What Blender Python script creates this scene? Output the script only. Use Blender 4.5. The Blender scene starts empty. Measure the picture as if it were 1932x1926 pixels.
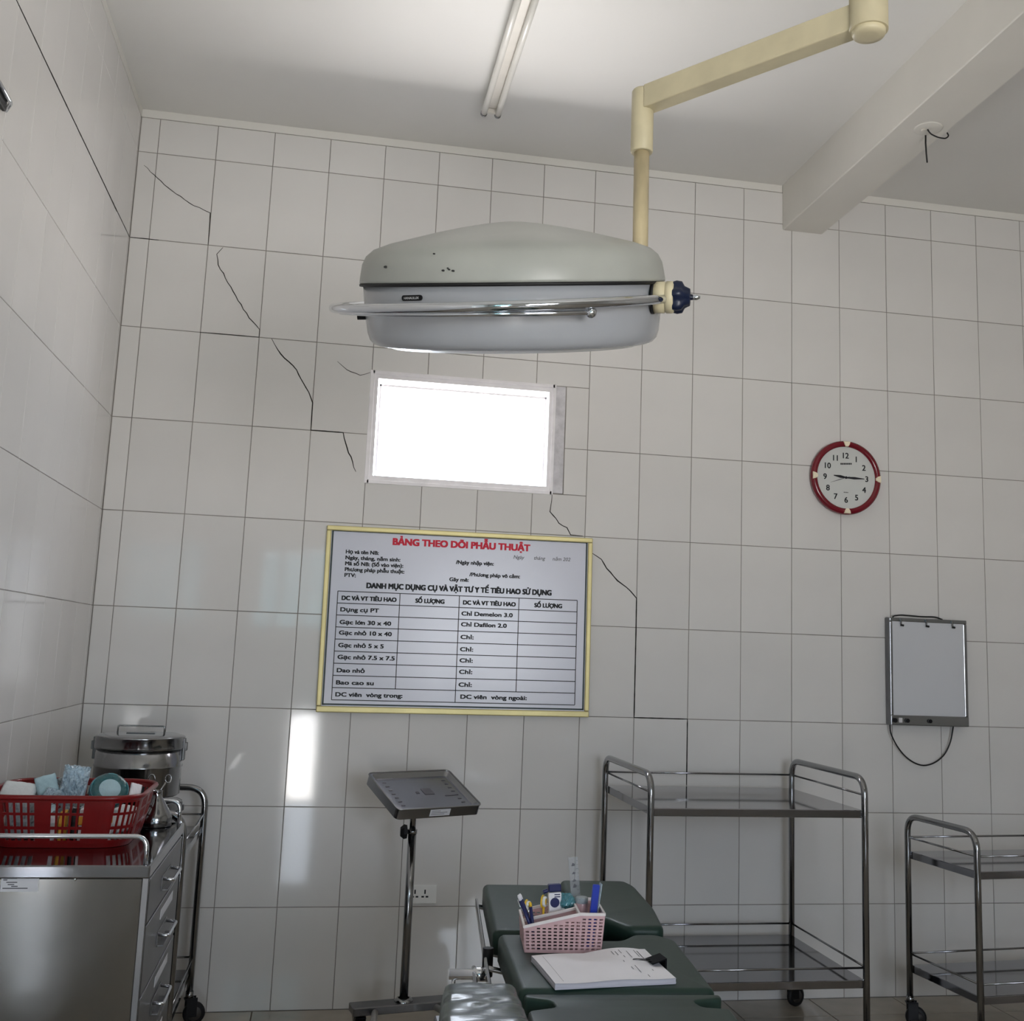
import bpy, bmesh, math, random
from mathutils import Vector, Matrix, Euler
random.seed(7)
PI = math.pi
SC = bpy.context.scene
COL = SC.collection

# ------------------------------------------------------------------ camera
cam_d = bpy.data.cameras.new('camera')
cam = bpy.data.objects.new('camera', cam_d)
COL.objects.link(cam)
SC.camera = cam
cam_d.sensor_fit = 'HORIZONTAL'
cam_d.sensor_width = 36.0
cam_d.lens = 36.0 * 2095.065 / 1932.0
cam_d.shift_x = (966.0 - 1023.377) / 1932.0
cam_d.shift_y = (894.6 - 963.0) / 1932.0
cam_d.clip_start = 0.02
CAM = Vector((0.86948, -4.90148, 1.47092))
RIGHT = Vector((0.98102, -0.19042, 0.03608))
FWD = Vector((0.1828, 0.9702, 0.1588))

# ------------------------------------------------------------------ daylight
W = bpy.data.worlds.new('overcast_sky')
SC.world = W
W.use_nodes = True
wn = W.node_tree
wn.nodes.clear()
w_tc = wn.nodes.new('ShaderNodeTexCoord')
w_sep = wn.nodes.new('ShaderNodeSeparateXYZ')
w_map = wn.nodes.new('ShaderNodeMapRange')
w_mix = wn.nodes.new('ShaderNodeMix')
w_mix.data_type = 'RGBA'
w_bg = wn.nodes.new('ShaderNodeBackground')
w_out = wn.nodes.new('ShaderNodeOutputWorld')
wn.links.new(w_tc.outputs['Generated'], w_sep.inputs[0])
wn.links.new(w_sep.outputs['Z'], w_map.inputs['Value'])
w_map.inputs['From Min'].default_value = -0.12
w_map.inputs['From Max'].default_value = 0.06
w_mix.inputs['A'].default_value = (1.0, 0.972, 0.945, 1)      # sunlit pale ground outside
w_mix.inputs['B'].default_value = (0.46, 0.515, 0.59, 1)     # bright overcast sky
wn.links.new(w_map.outputs['Result'], w_mix.inputs['Factor'])
wn.links.new(w_mix.outputs['Result'], w_bg.inputs['Color'])
w_bg.inputs['Strength'].default_value = 26.0
wn.links.new(w_bg.outputs[0], w_out.inputs[0])

# openings of the room (x0, x1, z0, z1)
FRONT_Y = -6.4
RIGHT_X = 6.6
LEFT_X = -0.082
CEIL = 3.8
WIN1 = (1.005, 1.838, 2.192, 2.684)       # small window seen in the back wall
DOOR = (0.12, 0.92, 0.0, 2.45)            # door behind the camera
WIN2 = (1.65, 3.15, 0.95, 2.42)               # window behind the camera


def portal(name, c, size, rot):
    d = bpy.data.lights.new(name, 'AREA')
    d.shape = 'RECTANGLE'
    d.size, d.size_y = size
    d.cycles.is_portal = True
    o = bpy.data.objects.new(name, d)
    COL.objects.link(o)
    o.location = c
    o.rotation_euler = rot
    return o


portal('daylight_portal', ((WIN1[0] + WIN1[1]) / 2, 0.16, (WIN1[2] + WIN1[3]) / 2), (WIN1[1] - WIN1[0], WIN1[3] - WIN1[2]), (-PI / 2, 0, 0))
portal('daylight_portal', ((DOOR[0] + DOOR[1]) / 2, FRONT_Y - 0.2, DOOR[3] / 2), (DOOR[1] - DOOR[0], DOOR[3]), (PI / 2, 0, 0))
portal('daylight_portal', ((WIN2[0] + WIN2[1]) / 2, FRONT_Y - 0.2, (WIN2[2] + WIN2[3]) / 2), (WIN2[1] - WIN2[0], WIN2[3] - WIN2[2]), (PI / 2, 0, 0))

sl = bpy.data.lights.new('ceiling_band_lamp', 'AREA')
sl.shape = 'RECTANGLE'
sl.size, sl.size_y = 2.6, 1.6
sl.energy = 620.0
sl.color = (1.0, 0.965, 0.955)
slo = bpy.data.objects.new('ceiling_band_lamp', sl)     # added unseen lamp that brightens a ceiling band through the small window
COL.objects.link(slo)
slo.location = (1.35, 1.65, 0.8)
slo.rotation_euler = (PI, 0, 0)

SC.view_settings.view_transform = 'Standard'
SC.view_settings.look = 'None'
SC.view_settings.gamma = 1.0
SC.view_settings.use_curve_mapping = False
SC.view_settings.exposure = 0.33
SC.render.film_transparent = False
try:
    SC.cycles.use_denoising = True
    SC.cycles.max_bounces = 10
    SC.cycles.diffuse_bounces = 6
    SC.cycles.glossy_bounces = 5
    SC.cycles.transmission_bounces = 8
    SC.cycles.transparent_max_bounces = 12
    SC.cycles.sample_clamp_indirect = 6.0
    SC.cycles.caustics_reflective = False
    SC.cycles.caustics_refractive = False
except Exception:
    pass

zc = FWD.normalized()
xc = (RIGHT - zc * RIGHT.dot(zc)).normalized()
yc = (-zc).cross(xc)
cam.matrix_world = Matrix.Translation(CAM) @ Matrix((xc, yc, -zc)).transposed().to_4x4()

# ------------------------------------------------------------------ materials
MATS = {}


def lin(c):
    out = []
    for v in c:
        v = v / 255.0
        out.append(v / 12.92 if v <= 0.04045 else ((v + 0.055) / 1.055) ** 2.4)
    return (*out, 1.0)


def mat(name, rgb, rough=0.5, metal=0.0, spec=0.5, var=0.06, scale=12.0, bump=0.0, bscale=60.0, rvar=0.0,
        trans=0.0, emit=None, estr=0.0, alpha=1.0, coat=0.0, objvar=0.0, stretch=None, ior=1.45):
    m = bpy.data.materials.new(name)
    m.use_nodes = True
    nt = m.node_tree
    b = nt.nodes['Principled BSDF']
    L = nt.links.new
    col = lin(rgb)
    tc = nt.nodes.new('ShaderNodeTexCoord')
    src = tc.outputs['Object']
    if stretch:
        mp = nt.nodes.new('ShaderNodeMapping')
        mp.inputs['Scale'].default_value = stretch
        L(src, mp.inputs[0])
        src = mp.outputs[0]
    nz = nt.nodes.new('ShaderNodeTexNoise')
    nz.inputs['Scale'].default_value = scale
    nz.inputs['Detail'].default_value = 4
    L(src, nz.inputs['Vector'])
    mr = nt.nodes.new('ShaderNodeMapRange')
    mr.inputs['From Min'].default_value = 0.3
    mr.inputs['From Max'].default_value = 0.7
    mr.inputs['To Min'].default_value = 1 - var
    mr.inputs['To Max'].default_value = 1 + var
    L(nz.outputs['Fac'], mr.inputs['Value'])
    val = mr.outputs[0]
    if objvar:
        oi = nt.nodes.new('ShaderNodeObjectInfo')
        m2 = nt.nodes.new('ShaderNodeMapRange')
        m2.inputs['To Min'].default_value = 1 - objvar
        m2.inputs['To Max'].default_value = 1 + objvar
        L(oi.outputs['Random'], m2.inputs['Value'])
        mu = nt.nodes.new('ShaderNodeMath')
        mu.operation = 'MULTIPLY'
        L(val, mu.inputs[0])
        L(m2.outputs[0], mu.inputs[1])
        val = mu.outputs[0]
    vm = nt.nodes.new('ShaderNodeVectorMath')
    vm.operation = 'SCALE'
    vm.inputs[0].default_value = col[:3]
    L(val, vm.inputs['Scale'])
    L(vm.outputs[0], b.inputs['Base Color'])
    b.inputs['Roughness'].default_value = rough
    if rvar:
        m3 = nt.nodes.new('ShaderNodeMapRange')
        m3.inputs['To Min'].default_value = max(0.02, rough - rvar)
        m3.inputs['To Max'].default_value = rough + rvar
        L(nz.outputs['Fac'], m3.inputs['Value'])
        L(m3.outputs[0], b.inputs['Roughness'])
    b.inputs['Metallic'].default_value = metal
    b.inputs['Specular IOR Level'].default_value = spec
    b.inputs['IOR'].default_value = ior
    b.inputs['Transmission Weight'].default_value = trans
    b.inputs['Alpha'].default_value = alpha
    b.inputs['Coat Weight'].default_value = coat
    if emit:
        b.inputs['Emission Color'].default_value = lin(emit)
        b.inputs['Emission Strength'].default_value = estr
    if bump:
        n2 = nt.nodes.new('ShaderNodeTexNoise')
        n2.inputs['Scale'].default_value = bscale
        n2.inputs['Detail'].default_value = 3
        L(src, n2.inputs['Vector'])
        bp = nt.nodes.new('ShaderNodeBump')
        bp.inputs['Strength'].default_value = bump
        bp.inputs['Distance'].default_value = 0.01
        L(n2.outputs['Fac'], bp.inputs['Height'])
        L(bp.outputs[0], b.inputs['Normal'])
    MATS[name] = m
    return m


mat('wall_tile_glaze', (220, 218, 216), 0.06, var=0.025, scale=3, bump=0.012, bscale=9, objvar=0.022, spec=0.5)
mat('floor_tile_glaze', (158, 148, 134), 0.04, var=0.09, scale=9, bump=0.004, bscale=9, objvar=0.05, spec=0.9)
mat('grout', (138, 133, 128), 0.9, var=0.3, scale=6)
mat('floor_grout', (96, 88, 76), 0.9, var=0.3, scale=8)
mat('crack_dark', (38, 34, 32), 0.95, var=0.3, scale=40)
mat('grey_plaster', (206, 204, 208), 0.85, var=0.18, scale=22, bump=0.3, bscale=60)
mat('ceiling_paint', (224, 223, 220), 0.5, var=0.03, scale=1.2, spec=0.35)
mat('beam_paint', (224, 221, 214), 0.55, var=0.03, scale=2.5, bump=0.02, bscale=40)
mat('room_paint', (224, 222, 217), 0.6, var=0.03, scale=2)
mat('window_frame_white', (240, 237, 240), 0.4, var=0.06, scale=14)
mat('steel', (146, 147, 149), 0.14, metal=1.0, var=0.05, scale=8, rvar=0.05)
mat('steel_brushed', (138, 138, 142), 0.07, metal=1.0, var=0.04, scale=4, rvar=0.02, bump=0.008, bscale=3.5)
mat('tray_steel', (150, 152, 156), 0.24, metal=1.0, var=0.05, scale=6)
mat('grey_paint', (150, 148, 145), 0.4, var=0.06)
mat('steel_sheet', (126, 124, 121), 0.12, metal=1.0, var=0.04, scale=3, bump=0.22, bscale=2.2)
mat('steel_dark', (120, 120, 122), 0.33, metal=1.0, var=0.1, scale=8)
mat('chrome', (214, 217, 222), 0.07, metal=1.0, var=0.03, scale=8)
mat('lamp_enamel', (160, 163, 168), 0.25, var=0.035, scale=9, coat=0.3)
mat('lamp_enamel_aged', (162, 164, 158), 0.36, var=0.06, scale=7, bump=0.015, bscale=30)
mat('cream_enamel', (206, 196, 164), 0.38, var=0.06, scale=14)
mat('cream_worn', (190, 176, 142), 0.45, var=0.18, scale=26, stretch=(1, 1, 0.35))
mat('black_rubber', (18, 18, 20), 0.55, var=0.2, scale=20)
mat('black_plastic', (14, 14, 17), 0.45, var=0.15, scale=20, spec=0.3)
mat('clip_black', (12, 12, 15), 0.75, var=0.15, scale=20, spec=0.12)
mat('navy_plastic', (16, 26, 52), 0.35, var=0.15, scale=20)
mat('tube_glass', (228, 226, 220), 0.25, var=0.03, scale=10, spec=0.6)
mat('fixture_white', (214, 210, 202), 0.4, var=0.05, scale=10)
mat('lens_acrylic', (232, 236, 240), 0.3, var=0.02, trans=0.35)
mat('clock_red', (112, 12, 30), 0.22, var=0.06, scale=20, coat=0.4)
mat('clock_cream', (244, 232, 206), 0.3, var=0.03)
mat('clock_face', (206, 208, 206), 0.55, var=0.02)
mat('print_black', (16, 18, 26), 0.6, var=0.1)
mat('print_grey', (92, 92, 98), 0.6, var=0.1)
mat('print_red', (206, 30, 58), 0.6, var=0.06)
mat('print_white', (232, 234, 236), 0.6, var=0.03)
mat('board_panel', (208, 210, 222), 0.22, var=0.02, scale=4)
mat('board_border', (10, 36, 38), 0.4, var=0.06)
mat('board_frame_gold', (206, 194, 140), 0.4, metal=0.35, var=0.08, scale=9)
mat('film_panel', (204, 206, 211), 0.3, var=0.02, scale=3)
mat('cable_black', (20, 20, 22), 0.5, var=0.15)
mat('socket_plastic', (238, 238, 236), 0.35, var=0.03)
mat('vinyl_green', (34, 54, 47), 0.42, var=0.08, scale=7, bump=0.03, bscale=26, spec=0.32)
mat('vinyl_wrinkled', (32, 52, 45), 0.26, var=0.08, scale=7, bump=0.14, bscale=13, coat=0.15, stretch=(0.35, 3.0, 1))
mat('pad_seam', (24, 34, 32), 0.5, var=0.1)
mat('table_iron', (60, 60, 64), 0.5, metal=0.5, var=0.15, scale=20)
mat('red_plastic', (116, 10, 13), 0.3, var=0.06, scale=10)
mat('pink_plastic', (206, 170, 172), 0.42, var=0.03, scale=10)
mat('white_plastic', (230, 222, 220), 0.4, var=0.03)
mat('paper_white', (236, 234, 238), 0.7, var=0.02, scale=10)
mat('paper_edge', (196, 194, 204), 0.8, var=0.12, scale=30, stretch=(0.3, 0.3, 14))
mat('label_paper', (214, 215, 220), 0.6, var=0.03)
mat('ruler_plastic', (178, 182, 186), 0.12, var=0.02, alpha=0.34)
mat('blue_plastic', (18, 52, 168), 0.3, var=0.06)
mat('dark_blue_plastic', (20, 28, 84), 0.3, var=0.08)
mat('yellow_plastic', (232, 190, 52), 0.35, var=0.06)
mat('amber_card', (228, 170, 52), 0.5, var=0.06)
mat('teal_film', (74, 132, 142), 0.12, var=0.16, scale=22, bump=0.6, bscale=85, coat=0.5)
mat('teal_dark_film', (28, 88, 94), 0.1, var=0.2, scale=22, bump=0.6, bscale=85, coat=0.6)
mat('clear_film', (170, 190, 202), 0.1, var=0.16, scale=24, bump=0.9, bscale=85, coat=0.6)
mat('pale_blue_cloth', (168, 196, 204), 0.7, var=0.08, scale=30, bump=0.3, bscale=60)
mat('white_cloth', (226, 230, 230), 0.7, var=0.05, scale=30, bump=0.4, bscale=85)
mat('grey_wrap', (150, 160, 164), 0.4, var=0.12, scale=30, bump=0.4, bscale=85)
mat('pink_bottle', (206, 170, 172), 0.25, var=0.03, trans=0.2)
mat('door_paint', (150, 186, 186), 0.4, var=0.04)


def glass_mat():
    m = bpy.data.materials.new('window_glass')
    m.use_nodes = True
    nt = m.node_tree
    nt.nodes.clear()
    o = nt.nodes.new('ShaderNodeOutputMaterial')
    mx = nt.nodes.new('ShaderNodeMixShader')
    t = nt.nodes.new('ShaderNodeBsdfTransparent')
    g = nt.nodes.new('ShaderNodeBsdfGlossy')
    g.inputs['Roughness'].default_value = 0.03
    nz = nt.nodes.new('ShaderNodeTexNoise')
    nz.inputs['Scale'].default_value = 3
    rp = nt.nodes.new('ShaderNodeMapRange')
    rp.inputs['To Min'].default_value = 0.90
    rp.inputs['To Max'].default_value = 0.97
    nt.links.new(nz.outputs['Fac'], rp.inputs['Value'])
    cb = nt.nodes.new('ShaderNodeCombineColor')
    for i in range(3):
        nt.links.new(rp.outputs[0], cb.inputs[i])
    nt.links.new(cb.outputs[0], t.inputs['Color'])
    mx.inputs[0].default_value = 0.06
    nt.links.new(t.outputs[0], mx.inputs[1])
    nt.links.new(g.outputs[0], mx.inputs[2])
    nt.links.new(mx.outputs[0], o.inputs[0])
    MATS['window_glass'] = m


glass_mat()


def frosted_mat():
    m = MATS['window_glass'].copy()
    m.name = 'frosted_glass'
    nt = m.node_tree
    for n_ in nt.nodes:
        if n_.type == 'MAP_RANGE':
            n_.inputs['To Min'].default_value = 0.30
            n_.inputs['To Max'].default_value = 0.46
    t = [n_ for n_ in nt.nodes if n_.type == 'BSDF_TRANSPARENT'][0]
    src = t.inputs['Color'].links[0].from_socket
    vm = nt.nodes.new('ShaderNodeVectorMath')
    vm.operation = 'MULTIPLY'
    vm.inputs[1].default_value = (0.72, 1.0, 1.04)
    nt.links.new(src, vm.inputs[0])
    nt.links.new(vm.outputs[0], t.inputs['Color'])
    MATS['frosted_glass'] = m


frosted_mat()
cgm = MATS['frosted_glass'].copy()
cgm.name = 'gap_dimming_glass'
for n_ in cgm.node_tree.nodes:
    if n_.type == 'MAP_RANGE':
        n_.inputs['To Min'].default_value = 0.05
        n_.inputs['To Max'].default_value = 0.22
MATS['gap_dimming_glass'] = cgm


# ------------------------------------------------------------------ mesh building
def frame_axes(d):
    d = d.normalized()
    up = Vector((0, 0, 1)) if abs(d.z) < 0.9 else Vector((1, 0, 0))
    a = d.cross(up).normalized()
    return a, d.cross(a).normalized()


def fillet(pts, rad, seg=6, closed=False):
    pts = [Vector(p) for p in pts]
    out = []
    n = len(pts)
    for i, p in enumerate(pts):
        if not closed and i in (0, n - 1):
            out.append(p)
            continue
        a, b = pts[i - 1], pts[(i + 1) % n]
        u, v = (a - p), (b - p)
        r = min(rad, u.length * 0.49, v.length * 0.49)
        u.normalize()
        v.normalize()
        ang = u.angle(v)
        if ang > PI - 0.02:
            out.append(p)
            continue
        s, e = p + u * r, p + v * r
        for k in range(seg + 1):
            t = k / seg
            out.append((1 - t) ** 2 * s + 2 * t * (1 - t) * p + t * t * e)
    return out


class MB:
    def __init__(self):
        self.v, self.f, self.s = [], [], []

    def add(self, vs, fs, smooth=False, M=None):
        o = len(self.v)
        for p in vs:
            p = Vector(p)
            self.v.append(M @ p if M else p)
        for f in fs:
            self.f.append([i + o for i in f])
            self.s.append(smooth)
        return self

    def bm(self, bm, smooth=False, M=None):
        bm.verts.ensure_lookup_table()
        bm.verts.index_update()
        self.add([v.co.copy() for v in bm.verts], [[v.index for v in f.verts] for f in bm.faces], smooth, M)
        bm.free()
        return self

    def box(self, lo, hi, bev=0.0, seg=1, M=None, smooth=False):
        lo, hi = Vector(lo), Vector(hi)
        bm = bmesh.new()
        bmesh.ops.create_cube(bm, size=1.0)
        for v in bm.verts:
            v.co = Vector([lo[i] + (v.co[i] + 0.5) * (hi[i] - lo[i]) for i in range(3)])
        if bev:
            bmesh.ops.bevel(bm, geom=list(bm.edges), offset=bev, segments=seg, profile=0.5, affect='EDGES')
        return self.bm(bm, smooth, M)

    def prism(self, poly, z0, z1, bev=0.0, seg=3, M=None, smooth=False):
        bm = bmesh.new()
        a = [bm.verts.new((p[0], p[1], z0)) for p in poly]
        b = [bm.verts.new((p[0], p[1], z1)) for p in poly]
        bm.faces.new(list(reversed(a)))
        top = bm.faces.new(b)
        n = len(poly)
        for i in range(n):
            bm.faces.new((a[i], a[(i + 1) % n], b[(i + 1) % n], b[i]))
        bmesh.ops.recalc_face_normals(bm, faces=bm.faces)
        if bev:
            bmesh.ops.bevel(bm, geom=list(top.edges), offset=bev, segments=seg, profile=0.5, affect='EDGES', clamp_overlap=True)
        bmesh.ops.triangulate(bm, faces=[f for f in bm.faces if len(f.verts) > 8])
        return self.bm(bm, smooth, M)

    def tube(self, pts, r, n=10, closed=False, caps=True, M=None):
        pts = [Vector(p) for p in pts]
        m = len(pts)
        rr = r if isinstance(r, (list, tuple)) else [r] * m
        vs, fs = [], []
        a = None
        for i, p in enumerate(pts):
            if closed:
                d = pts[(i + 1) % m] - pts[i - 1]
            else:
                d = pts[min(i + 1, m - 1)] - pts[max(i - 1, 0)]
            d.normalize()
            if a is None:
                a, b = frame_axes(d)
            else:
                a = (a - d * a.dot(d)).normalized()
                b = d.cross(a)
            for k in range(n):
                t = 2 * PI * k / n
                vs.append(p + (a * math.cos(t) + b * math.sin(t)) * rr[i])
        for i in range(m if closed else m - 1):
            for k in range(n):
                j = (i + 1) % m
                fs.append([i * n + k, i * n + (k + 1) % n, j * n + (k + 1) % n, j * n + k])
        self.add(vs, fs, True, M)
        if caps and not closed:
            self.add(vs[:n], [list(range(n))[::-1]], False, M)
            self.add(vs[-n:], [list(range(n))], False, M)
        return self

    def cyl(self, p0, p1, r, n=20, r1=None, M=None):
        return self.tube([p0, p1], [r, r if r1 is None else r1], n, M=M)

    def lathe(self, prof, n=48, M=None, smooth=True, sharp=()):
        vs, fs = [], []
        for (r, h) in prof:
            for k in range(n):
                t = 2 * PI * k / n
                vs.append((max(r, 1e-5) * math.cos(t), max(r, 1e-5) * math.sin(t), h))
        for i in range(len(prof) - 1):
            for k in range(n):
                fs.append([i * n + k, i * n + (k + 1) % n, (i + 1) * n + (k + 1) % n, (i + 1) * n + k])
        return self.add(vs, fs, smooth, M)

    def sphere(self, c, r, n=12, M=None, sc=(1, 1, 1)):
        bm = bmesh.new()
        bmesh.ops.create_uvsphere(bm, u_segments=n, v_segments=max(6, n // 2), radius=1.0)
        for v in bm.verts:
            v.co = Vector((c[0] + v.co.x * r * sc[0], c[1] + v.co.y * r * sc[1], c[2] + v.co.z * r * sc[2]))
        return self.bm(bm, True, M)

    def mesh(self, name, m):
        me = bpy.data.meshes.new(name)
        me.from_pydata([tuple(v) for v in self.v], [], self.f)
        me.polygons.foreach_set('use_smooth', self.s)
        me.materials.append(MATS[m])
        me.update()
        return me

    def build(self, name, m, parent=None, loc=None, fix=True):
        me = self.mesh(name, m)
        if fix:
            b = bmesh.new()
            b.from_mesh(me)
            bmesh.ops.remove_doubles(b, verts=b.verts, dist=1e-6)
            bmesh.ops.recalc_face_normals(b, faces=b.faces)
            b.to_mesh(me)
            b.free()
        return link(name, me, parent, loc)


def link(name, me, parent=None, loc=None):
    o = bpy.data.objects.new(name, me)
    COL.objects.link(o)
    if parent:
        o.parent = parent
    if loc:
        o.location = loc
    return o


def tag(o, label=None, cat=None, group=None, kind=None):
    if label:
        o['label'] = label
    if cat:
        o['category'] = cat
    if group:
        o['group'] = group
    if kind:
        o['kind'] = kind
    return o


def thing(name, label, cat, loc=(0, 0, 0), rotz=0.0, group=None):
    o = bpy.data.objects.new(name, None)
    o.empty_display_size = 0.05
    COL.objects.link(o)
    o.location = loc
    o.rotation_euler = (0, 0, rotz)
    return tag(o, label, cat, group)


def structure(o, label=None):
    o['kind'] = 'structure'
    if label:
        o['label'] = label
    return o


def dup(root):
    r = root.copy()
    COL.objects.link(r)
    for ch in list(root.children):
        c = ch.copy()
        COL.objects.link(c)
        c.parent = r
        for g in list(ch.children):
            d = g.copy()
            COL.objects.link(d)
            d.parent = c
    return r


MISSING = {'Ợ': ('O', 'h.'), 'ệ': ('ê', '.'), 'ơ': ('o', 'h'), 'ớ': ('ó', 'h')}


def glyph_mesh(ch_text, shear):
    cu = bpy.data.curves.new('lettering', 'FONT')
    cu.body = ch_text
    cu.size = 1.0
    cu.shear = shear
    cu.resolution_u = 3
    ob = bpy.data.objects.new('lettering', cu)
    COL.objects.link(ob)
    dg = bpy.context.evaluated_depsgraph_get()
    me = bpy.data.meshes.new_from_object(ob.evaluated_get(dg))
    vs = [(v.co.x, v.co.y) for v in me.vertices]
    fs = [list(p.vertices) for p in me.polygons]
    bpy.data.objects.remove(ob)
    bpy.data.curves.remove(cu)
    bpy.data.meshes.remove(me)
    return vs, fs


def text_bm(mb, s, x, y, h, width=None, align='LEFT', bold=0.0, shear=0.0, M=None):
    """lettering in the x,z plane facing -y; h = cap height; bold = stroke growth in cap heights"""
    plain = ''.join(MISSING.get(c, (c,))[0] for c in s)
    vs, fs = glyph_mesh(plain, shear)
    if not vs:
        return
    for i, c in enumerate(s):                     # dots under letters the font lacks
        if c in MISSING:
            a_ = max(p[0] for p in glyph_mesh(plain[:i + 1], shear)[0])
            b_ = max(p[0] for p in glyph_mesh(plain[:i], shear)[0]) if i else 0
            cx_, r_ = (a_ + b_) / 2, .06
            if '.' in MISSING[c][1]:
                o_ = len(vs)
                vs += [(cx_ + r_ * math.cos(t * PI / 4), -.15 + r_ * math.sin(t * PI / 4)) for t in range(8)]
                fs.append([o_ + t for t in range(8)])
            if 'h' in MISSING[c][1]:
                o_ = len(vs)
                top_ = .60 if c.isupper() else .36
                vs += [(a_ - .09, top_ - .02), (a_ + .0, top_ + .05), (a_ + .0, top_ + .16), (a_ + .07, top_ + .16), (a_ + .07, top_ + .03), (a_ - .03, top_ - .09)]
                fs.append([o_ + t for t in range(6)])
    xs = [v[0] for v in vs]
    x0, x1 = min(xs), max(xs)
    sy = h / 0.73
    sx = width / (x1 - x0) if width else sy
    w = (x1 - x0) * sx
    ox = {'LEFT': 0, 'CENTER': -w / 2, 'RIGHT': -w}[align]
    g = bold * h
    offs = [(0, 0)] if not g else [(-g, -g * .6), (g, -g * .6), (-g, g * .6), (g, g * .6), (0, 0)]
    for k, (dx, dz) in enumerate(offs):
        mb.add([(x + ox + (p[0] - x0) * sx + dx, -.00002 * k, y + p[1] * sy + dz) for p in vs], fs, False, M)


# ================================================================== SETTING
# ---- floor
mb = MB()
mb.box((LEFT_X - 0.15, FRONT_Y - 0.25, -0.12), (RIGHT_X + 0.15, 0.2, -0.0025))
floor = structure(mb.build('floor', 'floor_grout'), 'beige tiled floor')


def chamfer_tile(w, h, d, c=0.0012):
    """tile in the x,z plane, front face at y=0 looking to -y, body behind it"""
    a, b = w / 2, h / 2
    v = [(-a + c, 0, -b + c), (a - c, 0, -b + c), (a - c, 0, b - c), (-a + c, 0, b - c),
         (-a, c, -b), (a, c, -b), (a, c, b), (-a, c, b), (-a, d, -b), (a, d, -b), (a, d, b), (-a, d, b)]
    f = [(0, 1, 2, 3)]
    for i in range(4):
        j = (i + 1) % 4
        f.append((i, 4 + i, 4 + j, j))
        f.append((4 + i, 8 + i, 8 + j, 4 + j))
    return v, f


TILE_CACHE = {}


def tile_mesh(w, h, m, d=0.006):
    k = (round(w, 4), round(h, 4), m)
    if k not in TILE_CACHE:
        v, f = chamfer_tile(w, h, d)
        me = bpy.data.meshes.new('tile')
        me.from_pydata(v, [], f)
        me.materials.append(MATS[m])
        TILE_CACHE[k] = me
    return TILE_CACHE[k]


G = 0.0030
for i in range(17):
    for j in range(17):
        x0 = max(3.08 - 0.4 * 8 + 0.4 * i, LEFT_X)
        x1 = min(3.08 - 0.4 * 7 + 0.4 * i, RIGHT_X)
        y1 = min(-0.233 + 0.4 - 0.4 * j, -0.001)
        y0 = max(-0.233 - 0.4 * j, FRONT_Y + 0.001)
        if y1 - y0 < 0.02 or x1 - x0 < 0.02:
            continue
        o = link('floor_tile', tile_mesh(x1 - x0 - 0.004, y1 - y0 - 0.004, 'floor_tile_glaze', 0.003), floor)
        o.location = ((x0 + x1) / 2, (y0 + y1) / 2, 0)
        o.rotation_euler = (-PI / 2 + random.uniform(-.0015, .0015), random.uniform(-.0015, .0015), 0)

# ---- ceiling and beam
mb = MB()
mb.box((LEFT_X - 0.15, FRONT_Y - 0.25, CEIL), (RIGHT_X + 0.15, 0.2, CEIL + 0.15))
structure(mb.build('ceiling', 'ceiling_paint'), 'plain white painted ceiling')
mb = MB()
mb.box((2.95, FRONT_Y, 3.568), (3.16, 0.0, CEIL + 0.01), 0.004)
structure(mb.build('trim_1', 'beam_paint'), 'white painted concrete beam under the ceiling')

# ---- back wall: slab with a hole for the window, tiles as its parts
mb = MB()
WB = 0.0022
xa, xb, za, zb = WIN1
for lo, hi in (((LEFT_X - 0.15, -0.1), (xa, CEIL)), ((xb, -0.1), (RIGHT_X + 0.15, CEIL)), ((xa, -0.1), (xb, za)), ((xa, zb), (xb, CEIL))):
    mb.box((lo[0], WB, lo[1]), (hi[0], 0.18, hi[1]))
wall_back = structure(mb.build('wall_back', 'grout', fix=False), 'white tiled wall with cracks and a small window')
HOLE = (0.997, 1.892, 2.186, 2.69)


def put_tile(parent, x0, x1, z0, z1, axis, wall, gap=G):
    w, h = x1 - x0 - gap, z1 - z0 - gap
    if w < 0.006 or h < 0.006:
        return
    o = link('wall_tile', tile_mesh(w, h, 'wall_tile_glaze'), parent)
    t = 0.0042
    a, b = random.gauss(0, t * .42), random.gauss(0, t * .42)
    if axis == 'x':
        o.location = ((x0 + x1) / 2, wall + random.uniform(-.0003, .0003), (z0 + z1) / 2)
        o.rotation_euler = (a, 0, b)
    else:
        o.location = (wall, (x0 + x1) / 2, (z0 + z1) / 2)
        o.rotation_euler = (a, 0, b + PI / 2)


rows = [(3.6, 3.762)] + [(3.6 - 0.4 * (k + 1), 3.6 - 0.4 * k) for k in range(9)]
for j in range(-1, 20):
    x0 = LEFT_X + 0.001 if j < 0 else 0.25 * j
    x1 = 0.25 * (j + 1)
    for (z0, z1) in rows:
        hx0, hx1, hz0, hz1 = HOLE
        if x1 <= hx0 + 0.004 or x0 >= hx1 or z1 <= hz0 or z0 >= hz1:
            put_tile(wall_back, x0, x1, z0, z1, 'x', 0.0)
            continue
        if z1 > hz1:
            put_tile(wall_back, x0, x1, hz1, z1, 'x', 0.0)
        if z0 < hz0:
            put_tile(wall_back, x0, x1, z0, hz0, 'x', 0.0)
        if x1 > hx1:
            put_tile(wall_back, hx1, x1, max(z0, hz0), min(z1, hz1), 'x', 0.0)
for x0, x1 in ((LEFT_X + 0.001, 2.95), (3.16, RIGHT_X)):
    mb = MB()
    mb.box((x0, -0.002, 3.763), (x1, 0.004, CEIL), 0.001)
    mb.build('plaster_band', 'room_paint', wall_back)
mb = MB()
mb.box((1.842, -0.001, 2.19), (1.889, 0.004, 2.688), 0.001)
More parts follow.
